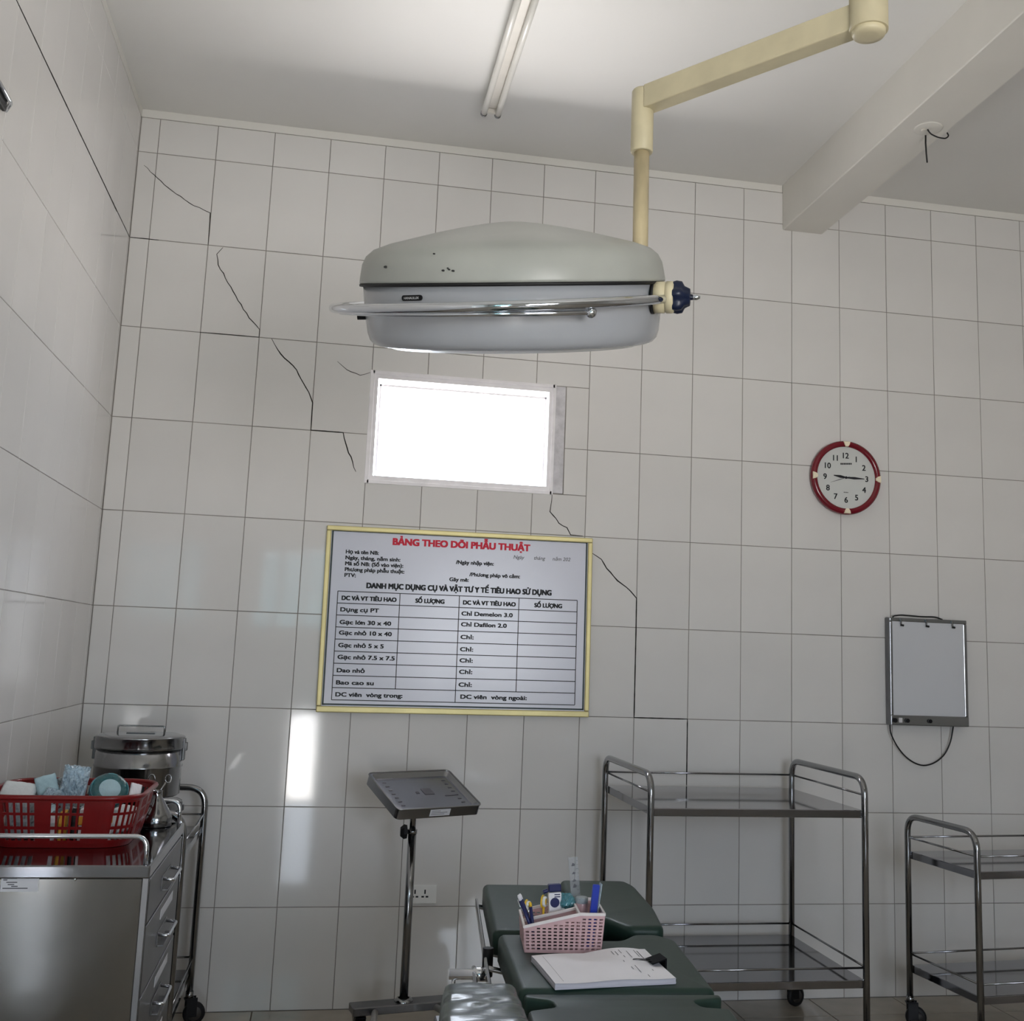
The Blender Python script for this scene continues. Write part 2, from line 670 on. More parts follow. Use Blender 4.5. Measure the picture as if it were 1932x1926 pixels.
mb.build('plaster_patch', 'grey_plaster', wall_back)
for i, (x, z) in enumerate([(1.78, 2.692), (1.842, 2.66)]):
    pass


def crack(pts, w, parent, side=False):
    """thin raised line of dark joint along a crack in the tiles"""
    P = []
    for a, b in zip(pts[:-1], pts[1:]):
        n = max(1, int(math.hypot(b[0] - a[0], b[1] - a[1]) / 0.02))
        straight = abs(a[0] - b[0]) < 0.006 or abs(a[1] - b[1]) < 0.006
        for k in range(n):
            t = k / n
            jx = 0 if straight or (k == 0) else random.uniform(-.0022, .0022)
            P.append((a[0] + (b[0] - a[0]) * t + jx, a[1] + (b[1] - a[1]) * t + jx))
    P.append(pts[-1])
    vs, fs = [], []
    for i, p in enumerate(P):
        q0, q1 = P[max(0, i - 1)], P[min(len(P) - 1, i + 1)]
        d = Vector((q1[0] - q0[0], q1[1] - q0[1])).normalized()
        e = min(i, len(P) - 1 - i)
        ww = w * (0.45 + 0.55 * min(1, e / 3)) * random.uniform(.8, 1.15) / 2
        for s in (-1, 1):
            x, z = p[0] - d.y * ww * s, p[1] + d.x * ww * s
            for dep in (-0.0009, 0.002):
                vs.append((LEFT_X + 0.0 - dep * 1.0, x, z) if side else (x, dep, z))
    for i in range(len(P) - 1):
        a, b = 4 * i, 4 * i + 4
        fs += [(a, b, b + 2, a + 2), (a, a + 1, b + 1, b), (a + 2, b + 2, b + 3, a + 3)]
    m = MB()
    m.add(vs, fs)
    return m.build('crack', 'crack_dark', parent)


CR = [([(-0.051, 3.537), (-0.005, 3.498), (0.077, 3.433), (0.173, 3.375), (0.247, 3.349), (0.249, 3.267), (0.25, 3.201)], .0032),
      ([(0.314, 3.195), (0.29, 3.161), (0.3, 3.113), (0.373, 2.998), (0.45, 2.884), (0.499, 2.835), (0.499, 2.8)], .0038),
      ([(0.247, 2.8), (0.366, 2.8), (0.499, 2.8)], .0036),
      ([(0.554, 2.798), (0.598, 2.732), (0.671, 2.666), (0.73, 2.57), (0.75, 2.524), (0.751, 2.401), (0.891, 2.4), (0.912, 2.333), (0.957, 2.229)], .0048),
      ([(0.845, 2.72), (0.89, 2.685), (0.949, 2.665), (0.993, 2.682)], .0032),
      ([(1.841, 2.184), (1.84, 2.153), (1.834, 2.104), (1.877, 2.054), (1.915, 2.036), (1.933, 2.004), (1.99, 2.002)], .0042),
      ([(2.034, 1.927), (2.08, 1.9), (2.105, 1.861), (2.157, 1.808), (2.22, 1.763), (2.249, 1.732), (2.25, 1.608), (2.25, 1.201), (2.499, 1.2), (2.5, 0.913)], .0052),
      ([(LEFT_X + 0.004, 3.2), (-0.043, 3.2), (0.041, 3.2)], .004)]
for pts, w in CR:
    crack(pts, w, wall_back)

# ---- left wall
mb = MB()
mb.box((LEFT_X - 0.15, FRONT_Y - 0.2, -0.1), (LEFT_X - WB, WB, CEIL))
wall_left = structure(mb.build('wall_left', 'grout', fix=False), 'white tiled wall on the left')
LP = 0.2525
for j in range(0, 11):
    y1 = -0.047 - LP * (j - 1) if j else -0.001
    y0 = -0.047 - LP * j
    for (z0, z1) in rows:
        put_tile(wall_left, y0, y1, z0, z1, 'y', LEFT_X, 0.002)
mb = MB()
mb.box((LEFT_X - 0.004, FRONT_Y, 3.763), (LEFT_X + 0.002, -0.003, CEIL), 0.001)
mb.build('plaster_band', 'room_paint', wall_left)
mb = MB()
mb.box((LEFT_X - 0.004, FRONT_Y, 0), (LEFT_X, -0.047 - LP * 10 - 0.002, 3.763))
mb.build('painted_surface', 'wall_tile_glaze', wall_left)
crack([(-0.006, 3.2), (-0.3, 3.2), (-0.8, 3.2), (-1.3, 3.2), (-1.85, 3.2)], .0046, wall_left, True)

# ---- the walls behind and beside the camera
mb = MB()
F0, F1 = FRONT_Y - 0.2, FRONT_Y
for lo, hi in (((LEFT_X - .15, 0), (DOOR[0], CEIL)), ((DOOR[0], DOOR[3]), (DOOR[1], CEIL)), ((DOOR[1], 0), (WIN2[0], CEIL)),
               ((WIN2[0], 0), (WIN2[1], WIN2[2])), ((WIN2[0], WIN2[3]), (WIN2[1], CEIL)), ((WIN2[1], 0), (RIGHT_X + .15, CEIL))):
    mb.box((lo[0], F0, lo[1]), (hi[0], F1, hi[1]))
structure(mb.build('wall_front', 'room_paint', fix=False), 'pale painted wall')
mb = MB()
mb.box((RIGHT_X, FRONT_Y - 0.2, 0), (RIGHT_X + 0.15, 0.18, CEIL))
structure(mb.build('wall_right', 'room_paint'), 'pale painted wall')
# door: one pale green leaf closed, the other open to the daylight
mb = MB()
dx0, dx1, dz1 = DOOR[0], DOOR[1], DOOR[3]
mb.box((dx0, F0 + .08, 0.01), (.60, F0 + .12, 1.64), 0.004)
mb.box((dx0, F0 + .08, 1.6), (dx0 + .07, F0 + .12, dz1), 0.004)
mb.box((.34, F0 + .08, 1.6), (.40, F0 + .12, dz1), 0.004)
for z0, z1 in ((.15, .75), (.9, 1.5)):
    mb.box((dx0 + .08, F0 + .12, z0), (.54, F0 + .127, z1), 0.004)
for lo, hi in (((dx1 - .05, 0.0), (dx1, dz1)), ((dx0, dz1 - .06), (dx1, dz1)), ((.60, 1.6), (dx1, 1.66)), ((.60, 1.6), (.65, dz1))):
    mb.box((lo[0], F0 + .05, lo[1]), (hi[0], F0 + .12, hi[1]), 0.003)
door = structure(mb.build('door_1', 'door_paint', fix=False), 'pale green door standing half open')
mb = MB()
mb.box((dx0 + .05, F0 + .085, 1.62), (dx1 - .05, F0 + .09, 2.38))
mb.build('pane', 'frosted_glass', door)
mb = MB()
mb.box((.60, F0 + .085, .82), (dx1 - .05, F0 + .09, 1.61))
mb.build('pane', 'gap_dimming_glass', door)  # unseen pane added to hold back daylight in the upper door gap
mb = MB()
a0, a1, b0, b1 = WIN2
for k in range(5):
    x = a0 + (a1 - a0 - .06) * k / 4
    mb.box((x, F0 + .05, b0), (x + .06, F0 + .1, b1), 0.003)
for z in (b0, b1 - .06, b0 + 1.25):
    mb.box((a0, F0 + .052, z), (a1, F0 + .098, z + .06), 0.003)
w2 = structure(mb.build('window_2', 'window_frame_white', fix=False), 'wide window')
mb = MB()
mb.box((a0 + .03, F0 + .072, b0 + .03), (a1 - .03, F0 + .078, b1 - .03))
mb.build('pane', 'window_glass', w2)

# ---- window_1: white frame, inner sash, glass
mb = MB()
fr = 0.026
for lo, hi in (((xa, za), (xa + fr, zb)), ((xb - fr, za), (xb, zb)), ((xa + fr, zb - fr), (xb - fr, zb)), ((xa + fr, za), (xb - fr, za + fr))):
    mb.box((lo[0], 0.0, lo[1]), (hi[0], 0.17, hi[1]))
for lo, hi in (((xa - .010, za - .010), (xa + .010, zb + .010)), ((xb - .010, za - .010), (xb + .006, zb + .010)), ((xa, zb - .006), (xb, zb + .010)), ((xa, za - .010), (xb, za + .006))):
    mb.box((lo[0], -0.004, lo[1]), (hi[0], 0.003, hi[1]), 0.0015)
win1 = structure(mb.build('window_1', 'window_frame_white', fix=False), 'small blown-out window with white frame high in the tiled wall')
mb = MB()
s0, s1, u0, u1 = xa + .033, xb - .033, za + .03, zb - .046
for lo, hi in (((s0, u0), (s0 + .010, u1)), ((s1 - .010, u0), (s1, u1)), ((s0, u1 - .010), (s1, u1))):
    mb.box((lo[0], 0.02, lo[1]), (hi[0], 0.035, hi[1]), 0.001)
mb.build('sash', 'window_frame_white', win1, fix=False)
mb = MB()
mb.box((xa + .02, 0.06, za + .02), (xb - .02, 0.065, zb - .02))
mb.build('pane', 'window_glass', win1)

# ================================================================== SURGICAL LAMP
LC = Vector((1.268, -2.3, 2.371))
vd = (LC - CAM).normalized()
e1 = Vector((0.98, -0.16, 0.055))
e1 = (e1 - vd * e1.dot(vd)).normalized()
nrm = e1.cross(vd).normalized()
if nrm.z < 0:
    nrm = -nrm
LM = Matrix.Translation(LC) @ Matrix((e1, nrm.cross(e1), nrm)).transposed().to_4x4()     # local x = right, y = away, z = lamp axis
lamp = thing('surgical_lamp', 'big grey-white dome operating lamp with chrome handle rail hanging on a cream jointed ceiling arm', 'lamp', LC)
mb = MB()
mb.lathe([(.366, -.001), (.3735, 0), (.3735, .006), (.370, .025), (.366, .045), (.356, .064), (.338, .079), (.30, .0925), (.25, .1045), (.19, .1185), (.13, .1305), (.07, .140), (.03, .1445), (0, .1455)], 96, LM)
up = mb.build('upper_shell', 'lamp_enamel_aged', lamp)
mb = MB()
mb.lathe([(.368, .0), (.3745, -.002), (.3745, -.007), (.362, -.009)], 96, LM)
mb.build('gasket', 'black_rubber', lamp)
mb = MB()
mb.lathe([(.355, -.006), (.3655, -.008), (.3645, -.05), (.362, -.09), (.359, -.118), (.354, -.135), (.344, -.1455), (.332, -.15), (.326, -.149)], 96, LM)
low = mb.build('lower_housing', 'lamp_enamel', lamp)
mb = MB()
mb.lathe([(.329, -.147), (.30, -.157), (.2, -.162), (.1, -.1645), (0, -.165)], 96, LM)
mb.build('lens', 'lens_acrylic', lamp)
# chips in the upper enamel
for (x, h, s) in [(-.285, .036, .005), (-.15, .026, .004), (-.137, .028, .003), (-.128, .025, .004), (-.14, .031, .0025), (-.17, .062, .003)]:
    r = .3735 - max(0, h - .006) * .13
    y = -math.sqrt(max(0, r * r - x * x))
    c = LM @ Vector((x, y * 0.999, h))
    mb = MB()
    mb.sphere(c, s, 8, sc=(1, .3, .6))
    mb.build('enamel_chip', 'black_rubber', up)
# emblem plate: black pill with white lettering, bent round the drum
mb = MB()


def on_drum(s, h, off=.0012):
    """arc length s to the right of the front, height h -> point on the drum front"""
    r = .3645 + off
    a = -PI / 2 + s / .3645
    return LM @ Vector((r * math.cos(a), r * math.sin(a), h))


A0 = .3645 * (math.asin(-.223 / .3645))
pill = []
for k in range(9):
    t = PI / 2 + PI * k / 8
    pill.append((-.024 + .0062 * math.cos(t), .0062 * math.sin(t)))
for k in range(9):
    t = -PI / 2 + PI * k / 8
    pill.append((.024 + .0062 * math.cos(t), .0062 * math.sin(t)))
n = len(pill)
ca = math.cos(.02)
vs = [on_drum(A0 + p[0], -.0325 + p[1] + p[0] * .02, .003) for p in pill] + [on_drum(A0 + p[0], -.0325 + p[1] + p[0] * .02, -.001) for p in pill]
mb.add(vs, [list(range(n))] + [(i, (i + 1) % n, n + (i + 1) % n, n + i) for i in range(n)])
emb = mb.build('emblem', 'black_plastic', low)
tb = MB()
text_bm(tb, 'HANAULUX', 0, -.0027, .0054, .044, 'CENTER', 0.03)
mb = MB()
mb.add([on_drum(A0 + v.x, -.0325 + v.z + v.x * .02, .0037) for v in tb.v], tb.f)
mb.build('emblem_lettering', 'print_white', low, fix=False)
# chrome hoop rail
hoop = []
N = 72
for k in range(N + 1):
    t = math.radians(-8) - math.radians(338) * k / N       # from the hub round front, left and back
    x = -.024 + .414 * math.cos(t)
    y = .435 * math.sin(t)
    hoop.append(LM @ Vector((x, y, -.0485 + .009 * (x / .43))))
mb = MB()
mb.tube(hoop, .0112, 14)
mb.build('handle_rail', 'chrome', lamp)
mb = MB()
rod = []
for k in range(40):
    t = math.radians(-62) - math.radians(96) * k / 39
    rod.append(LM @ Vector((-.024 + .406 * math.cos(t), .427 * math.sin(t), -.0655)))
mb.tube(rod, .006, 10)
mb.build('lower_rail', 'chrome', lamp)
mb = MB()
mb.sphere(rod[0], .013, 16)
mb.build('rail_bolt', 'chrome', lamp)
mb = MB()
mb.cyl(LM @ Vector((-.378, -.05, -.078)), LM @ Vector((-.352, -.05, -.078)), .009, 16)
mb.build('pivot_pin', 'black_plastic', lamp)
# right hub: collar, cream drum, navy lobed knob, chrome pin
hc = LM @ Vector((.325, -.16, -.038))
hd = (e1 * 1.0 - vd * .26).normalized()
mb = MB()
mb.tube([hc, hc + hd * .006], .039, 28)
mb.build('hub_gasket', 'black_rubber', lamp)
mb = MB()
mb.tube([hc + hd * .004, hc + hd * .03, hc + hd * .031, hc + hd * .033, hc + hd * .034, hc + hd * .048, hc + hd * .052], [.037, .037, .035, .035, .0375, .0375, .034], 28)
mb.build('hub', 'cream_enamel', lamp)
mb = MB()
A, B = frame_axes(hd)
vs, fs = [], []
M2 = 48
prof = [(.050, .034), (.058, .036), (.070, .034), (.076, .024), (.088, .020), (.09, .0)]
for (d, r) in prof:
    for k in range(M2):
        t = 2 * PI * k / M2
        rr = r * (1 + (.10 * math.cos(6 * t) if d < .08 else 0))
        vs.append(hc + hd * d + (A * math.cos(t) + B * math.sin(t)) * max(rr, 1e-5))
for i in range(len(prof) - 1):
    for k in range(M2):
        fs.append([i * M2 + k, i * M2 + (k + 1) % M2, (i + 1) * M2 + (k + 1) % M2, (i + 1) * M2 + k])
mb.add(vs, fs, True)
mb.build('knob', 'navy_plastic', lamp)
mb = MB()
mb.tube([hc + hd * .088, hc + hd * .104, hc + hd * .112], [.007, .007, .003], 12)
mb.build('knob_pin', 'chrome', lamp)
# pole, sleeve, arm, ceiling post
PX, PY = 1.655, -2.06
mb = MB()
mb.cyl((PX + .004, PY, 2.40), (PX, PY, 2.88), .0215, 24)
mb.tube(fillet([(PX + .004, PY, 2.42), (PX + .004, PY, 2.37), LM @ Vector((.36, .16, -.05)), LM @ Vector((.30, .17, -.05))], .04), .02, 16)
mb.build('down_pole', 'cream_worn', lamp)
mb = MB()
mb.tube([(PX, PY, 2.868), (PX, PY, 2.872), (PX, PY, 3.05), (PX, PY, 3.056)], [.029, .0315, .0315, .028], 28)
mb.build('sleeve', 'cream_enamel', lamp)
AE = Vector((2.066, -2.604, 0))
ad = (AE - Vector((PX, PY, 0)))
al = ad.length
ang = math.atan2(ad.y, ad.x)
AM = Matrix.Translation((PX, PY, 0)) @ Matrix.Rotation(ang, 4, 'Z')
mb = MB()
mb.box((.02, -.026, 2.99), (al, .026, 3.058), .004, 2, AM)
mb.build('arm', 'cream_enamel', lamp)
mb = MB()
mb.tube([(AE.x, AE.y, 2.985), (AE.x, AE.y, CEIL)], .046, 32)
mb.build('ceiling_post', 'cream_enamel', lamp)
mb = MB()
mb.lathe([(.040, .006), (.040, -.004), (.037, -.010), (.02, -.0125), (0, -.013)], 32, Matrix.Translation((AE.x, AE.y, 2.982)))
mb.build('end_cap', 'cream_enamel', lamp)
mb = MB()
mb.lathe([(0.047, -.03), (.09, -.012), (.095, 0)], 32, Matrix.Translation((AE.x, AE.y, CEIL)))
mb.build('ceiling_flange', 'cream_enamel', lamp)
inv = Matrix.Translation(-LC)
for ch in lamp.children_recursive:
    ch.data.transform(inv)

# ================================================================== CEILING TUBE LIGHT AND WIRES
tl = thing('ceiling_tube_light', 'twin bare fluorescent tube light, switched off, on the white ceiling', 'light', (1.425, -.44, CEIL))
mb = MB()
mb.box((-.026, -1.2, -.032), (.022, -.03, 0), .004, 2)
mb.build('fixture_body', 'fixture_white', tl)
for s in (-1, 1):
    mb = MB()
    mb.tube([(s * .03, -1.205, -.046), (s * .03, -.012, -.046)], .013, 18)
    t = mb.build('fluorescent_tube', 'tube_glass', tl)
    for pts, rr_ in (([(s * .03, -.014, -.046), (s * .03, .0, -.046), (s * .03, .006, -.046)], [.0145, .0145, .010]), ([(s * .03, -1.21, -.046), (s * .03, -1.2, -.046)], .0145)):
        mb = MB()
        mb.tube(pts, rr_, 18)
        mb.build('end_cap', 'steel', t)
for y in (-.028, -1.2):
    mb = MB()
    mb.box((-.034, y, -.05), (.034, y + .016, -.002), .003)
    mb.build('lamp_holder', 'fixture_white', tl)

wl = thing('ceiling_wire_outlet', 'round white plate with a black wire loop under the ceiling beam', 'wire outlet', (3.075, -1.145, 3.568))
mb = MB()
mb.lathe([(.055, 0), (.055, -.002), (.05, -.004), (0, -.0045)], 32)
mb.build('cover_plate', 'beam_paint', wl)
mb = MB()
mb.tube(fillet([(-.004, 0, -.005), (.008, .0, -.022), (.04, 0, -.034), (.075, 0, -.034), (.088, 0, -.02), (.08, 0, -.008)], .02), .0028, 8)
mb.build('wire', 'cable_black', wl)
mb = MB()
mb.tube([(-.012, 0, -.004), (-.03, 0, -.012)], .004, 8)
mb.build('screw', 'fixture_white', wl)
mb = MB()
mb.tube([(3.095, -1.09, 3.57), (3.094, -1.09, 3.535), (3.096, -1.09, 3.49), (3.099, -1.09, 3.452)], .0032, 8)
tag(mb.build('ceiling_wire_stub', 'cable_black'), 'short black wire end hanging straight down from the ceiling beam', 'wire')

# bracket on the left wall at the frame edge
bk = thing('wall_lamp_bracket', 'black and chrome wall bracket just entering the picture at the upper left', 'bracket', (LEFT_X, -2.02, 2.90))
mb = MB()
mb.box((0, -.17, -.035), (.012, .17, .004), .003)
mb.build('back_plate', 'black_plastic', bk)
mb = MB()
mb.tube(fillet([(.018, -.17, .0), (.018, .18, -.004), (.0, .20, -.018)], .01), .006, 10)
mb.build('trim_bar', 'chrome', bk)

# ================================================================== SIGN BOARD
bd = thing('wall_sign_board', 'framed white surgery record board with red heading and printed table on the tiled wall', 'sign', (1.443, 0, 1.591))
bd.rotation_euler = (0, math.radians(-.35), 0)
HW, HH = .592, .397
mb = MB()
mb.box((-HW + .01, -.014, -HH + .01), (HW - .01, -.002, HH - .01))
mb.build('panel', 'board_panel', bd)
for nm, lo, hi in (('frame_bar', (-HW, -HH), (HW, -HH + .026)), ('frame_bar', (-HW, HH - .021), (HW, HH)), ('frame_bar', (-HW, -HH + .026), (-HW + .021, HH - .021)), ('frame_bar', (HW - .021, -HH + .026), (HW, HH - .021))):
    mb = MB()
    mb.box((lo[0], -.024, lo[1]), (hi[0], -.0015, hi[1]), .004, 2)
    mb.build(nm, 'board_frame_gold', bd)
mb = MB()
Y1 = -.0145
X0, X1, Z0, Z1 = -.569, .569, -.367, .380


def bar(m, x0, z0, x1, z1, y=Y1):
    m.add([(x0, y, z0), (x1, y, z0), (x1, y, z1), (x0, y, z1)], [(0, 1, 2, 3)])


for a in ((X0, Z0, X1, Z0 + .007), (X0, Z1 - .007, X1, Z1), (X0, Z0, X0 + .007, Z1), (X1 - .007, Z0, X1, Z1)):
    bar(mb, *a)
mb.build('border_line', 'board_border', bd, fix=False)
mb = MB()
T0, T1, TB, TT = -.530, .528, -.345, .115
rh = (TT - TB) / 9
lw = .0034
for k in range(10):
    z = TT - rh * k
    bar(mb, T0, z - lw / 2, T1, z + lw / 2)
for x in (T0, T1, -.003):
    bar(mb, x - lw / 2, TB, x + lw / 2, TT)
for x in (-.263, .263):
    bar(mb, x - lw / 2, TB + rh, x + lw / 2, TT)
mb.build('table_grid', 'print_black', bd, fix=False)
MT = Matrix.Translation((0, Y1, 0))
mb = MB()
text_bm(mb, 'BẢNG THEO DÕI PHẪU THUẬT', -.304, .326, .030, .608, bold=.085, M=MT)
mb.build('heading_lettering', 'print_red', bd, fix=False)
mb = MB()
b2 = .07
for s, x, z, w in (('Họ và tên NB:', -.505, .279, .14), ('Ngày, tháng, năm sinh:', -.505, .2535, .235), ('Mã số NB: (Số vào viện):', -.505, .228, .249),
                   ('Phương pháp phẫu thuật:', -.505, .2025, .255), ('PTV:', -.505, .1775, .047), ('/Ngày nhập viện:', -.024, .2545, .167),
                   ('/Phương pháp vô cảm:', .038, .203, .225), ('Gây mê:', -.05, .178, .084)):
    text_bm(mb, s, x, z, .0165, w, bold=b2, M=MT)
text_bm(mb, 'DANH MỤC DỤNG CỤ VÀ VẬT TƯ Y TẾ TIÊU HAO SỬ DỤNG', -.408, .133, .0235, .816, bold=.09, M=MT)
for s, x, w in (('DC VÀ VT TIÊU HAO', -.511, .233), ('SỐ LƯỢNG', -.194, .125), ('DC VÀ VT TIÊU HAO', .015, .233), ('SỐ LƯỢNG', .334, .124)):
    text_bm(mb, s, x, .078, .0185, w, bold=.09, M=MT)
for s, z, w in (('Dụng cụ PT', .029, .163), ('Gạc lớn 30 x 40', -.025, .218), ('Gạc nhỏ 10 x 40', -.070, .223), ('Gạc nhỏ 5 x 5', -.123, .191),
                ('Gạc nhỏ 7.5 x 7.5', -.173, .241), ('Dao nhỏ', -.229, .116), ('Bao cao su', -.280, .157), ('DC viên  vòng trong:', -.330, .282)):
    text_bm(mb, s, -.514, z, .0178, w, bold=.075, M=MT)
for s, z, w in (('Chỉ Demelon 3.0', .030, .226), ('Chỉ Dafilon 2.0', -.017, .201), ('Chỉ:', -.072, .056), ('Chỉ:', -.125, .056), ('Chỉ:', -.173, .056), ('Chỉ:', -.222, .056), ('Chỉ:', -.277, .056)):
    text_bm(mb, s, .010, z, .0178, w, bold=.075, M=MT)
text_bm(mb, 'DC viên  vòng ngoài:', .02, -.328, .0178, .291, bold=.075, M=MT)
mb.build('lettering', 'print_black', bd, fix=False)
mb = MB()
for s, x, w in (('Ngày', .232, .049), ('tháng', .325, .051), ('năm 202', .41, .081)):
    text_bm(mb, s, x, .289, .0165, w, bold=.015, shear=.2, M=MT)
mb.build('date_lettering', 'print_grey', bd, fix=False)

# ================================================================== WALL CLOCK
ck = thing('wall_clock', 'round dark red wall clock with cream studs and white dial', 'clock', (3.264, 0, 2.35))
CM = Matrix.Rotation(PI / 2, 4, 'X')      # lathe axis to -y
mb = MB()
mb.lathe([(.165, .0), (.176, .006), (.1785, .02), (.176, .034), (.166, .041), (.152, .038), (.149, .028)], 72, CM)
mb.build('rim', 'clock_red', ck)
mb = MB()
mb.lathe([(0, .026), (.15, .026)], 72, CM)
mb.build('dial', 'clock_face', ck)
for a in range(4):
    t = a * PI / 2
    M = Matrix.Rotation(t, 4, 'Y') @ Matrix.Translation((0, 0, .163)) @ CM
    mb = MB()
    mb.prism([(-.017, .0105), (.017, .0105), (.013, -.004), (.006, -.0135), (-.006, -.0135), (-.013, -.004)], .034, .0445, .002, 1, M)
    mb.build('stud', 'clock_cream', ck)
for h in range(1, 13):
    a = PI / 2 - h * PI / 6
    mb = MB()
    text_bm(mb, str(h), .107 * math.cos(a), .107 * math.sin(a) - .0135, .028, None, 'CENTER', .035, M=Matrix.Translation((0, -.0268, 0)))
    mb.build('numeral', 'print_black', ck, fix=False)
mb = MB()


def hand(m, ang, l, w, back, y):
    M = Matrix.Rotation(ang, 4, 'Y')
    m.add([(-w * .4, y, -back), (w * .4, y, -back), (w, y, l * .45), (w * .25, y, l), (-w * .25, y, l), (-w, y, l * .45)], [(0, 1, 2, 3, 4, 5)], False, M)


hand(mb, math.radians(90.5), .094, .0058, .015, -.0285)
mb.build('minute_hand', 'print_black', ck, fix=False)
mb = MB()
hand(mb, math.radians(-83), .064, .0068, .012, -.0280)
mb.build('hour_hand', 'print_black', ck, fix=False)
mb = MB()
hand(mb, math.radians(-109), .085, .0017, .02, -.0292)
mb.build('second_hand', 'print_grey', ck, fix=False)
mb = MB()
mb.lathe([(0, .031), (.006, .031), (.006, .026)], 16, CM)
mb.build('hand_pin', 'print_black', ck)
for n_, x0_, st_, w_, z_, h_, sl_ in ((7, -.028, .0085, .0068, .061, .0085, .0006), (4, -.012, .006, .0045, -.073, .0035, 0)):
    mb = MB()
    for k in range(n_):
        x = x0_ + st_ * k
        bar(mb, x, z_ + sl_ * k, x + w_, z_ + h_ + sl_ * k, -.0268)
    mb.build('dial_print', 'print_black', ck, fix=False)

# ================================================================== X-RAY VIEWER
xv = thing('wall_film_viewer', 'steel framed film viewing box with grey-white screen and black cable loop on the wall', 'light box', (3.665, 0, 1.448))
xw, xh, xd = .198, .2475, .052
mb = MB()
mb.box((-xw, -xd + .006, -xh), (xw, -.001, xh), .004)
mb.build('housing', 'steel_dark', xv)
for lo, hi in (((-xw, xh - .018), (xw, xh)), ((-xw, -xh + .045), (-xw + .014, xh - .018)), ((xw - .018, -xh + .045), (xw, xh - .018))):
    mb = MB()
    mb.box((lo[0], -xd, lo[1]), (hi[0], -xd + .012, hi[1]), .003, 2)
    mb.build('frame_bar', 'tray_steel', xv)
mb = MB()
mb.box((-xw, -xd - .001, -xh), (xw, -xd + .012, -xh + .046), .003, 2)
cp = mb.build('control_panel', 'tray_steel', xv)
mb = MB()
mb.box((-xw + .012, -xd + .002, -xh + .044), (xw - .016, -xd + .010, xh - .016))
mb.build('screen', 'film_panel', xv)
for x in (-.142, -.012, .122):
    mb = MB()
    mb.box((x - .004, -xd - .008, xh - .030), (x + .002, -xd + .002, xh - .004), .001)
    c = mb.build('film_clip', 'steel', xv)
    mb = MB()
    mb.tube([(x - .004, -xd - .008, xh - .034), (x + .010, -xd - .008, xh - .036)], .005, 10)
    mb.build('clip_roller', 'black_rubber', c)
for x, r in ((-.181, .0105), (-.118, .0095), (-.004, .009)):
    mb = MB()
    mb.tube([(x, -xd, -xh + .022), (x, -xd - .010, -xh + .022), (x, -xd - .013, -xh + .022)], [r, r, r * .8], 18)
    mb.build('control_knob', 'black_plastic', cp)
mb = MB()
mb.box((-.160, -xd - .003, -xh + .012), (-.142, -xd, -xh + .034), .001)
mb.build('switch_plate', 'grey_plaster', cp)
mb = MB()
loop = [(-.192, -.03, -xh), (-.19, -.028, -xh - .035), (-.165, -.026, -xh - .085), (-.125, -.024, -xh - .135), (-.075, -.022, -xh - .17), (-.02, -.02, -xh - .186), (.04, -.02, -xh - .17), (.09, -.022, -xh - .13), (.118, -.026, -xh - .07), (.13, -.03, -xh)]
mb.tube(fillet(loop, .03, 4), .0034, 8)
mb.build('cable', 'cable_black', xv)
mb = MB()
mb.tube(fillet([(-.172, -.03, xh), (-.165, -.03, xh + .008), (-.13, -.03, xh + .014), (-.02, -.03, xh + .010), (.05, -.03, xh + .012), (.085, -.03, xh + .001)], .02, 4), .0034, 8)
mb.build('hanging_wire', 'cable_black', xv)

# ================================================================== WALL SOCKET
so = thing('wall_socket', 'white double power socket low on the tiled wall beside the instrument stand', 'socket', (1.342, 0, .451))
mb = MB()
mb.box((-.061, -.010, -.0375), (.061, 0, .0375), .003, 2)
mb.build('faceplate', 'socket_plastic', so)
mb = MB()
for x in (-.030, .012):
    bar(mb, x - .003, .002, x + .003, .019, -.0104)
    bar(mb, x - .0145, -.0125, x - .0035, -.006, -.0104)
    bar(mb, x + .0035, -.0125, x + .0145, -.006, -.0104)
mb.build('pin_slots', 'print_black', so, fix=False)


# ================================================================== TROLLEYS
def caster(parent, x, y, rz, r=.04, z_top=.1, w=.022):
    M = Matrix.Translation((x, y, 0)) @ Matrix.Rotation(rz, 4, 'Z')
    m = MB()
    m.box((-.012, -w * .5 - .005, r * .75), (.030, -w * .5 - .002, z_top - .004), .001, 1, M)
    m.box((-.012, w * .5 + .002, r * .75), (.030, w * .5 + .005, z_top - .004), .001, 1, M)
    m.box((-.018, -w * .5 - .005, z_top - .012), (.02, w * .5 + .005, z_top - .006), .001, 1, M)
    c = m.build('caster', 'black_plastic', parent, fix=False)
    m = MB()
    m.tube([(0, 0, z_top + .018), (0, 0, z_top - .006)], .0155, 14, M=M)
    m.build('caster_collar', 'steel', c)
    m = MB()
    X = Matrix.Translation((.022, 0, r)) @ Matrix.Rotation(PI / 2, 4, 'X')
    m.lathe([(.012, -w / 2), (r * .8, -w / 2), (r, -w * .32), (r, w * .32), (r * .8, w / 2), (.012, w / 2)], 24, M @ X)
    m.build('wheel', 'black_rubber', c)
    m = MB()
    m.lathe([(0, -w * .55), (r * .62, -w * .55), (r * .62, w * .55), (0, w * .55)], 20, M @ X)
    m.build('wheel_hub', 'steel_dark', c)
    return c


def pan(m, x0, x1, y0, y1, z, skirt=.03):
    """sheet steel shelf with folded-down skirt, top at z"""
    m.box((x0, y0, z - skirt), (x1, y1, z), .003, 2)


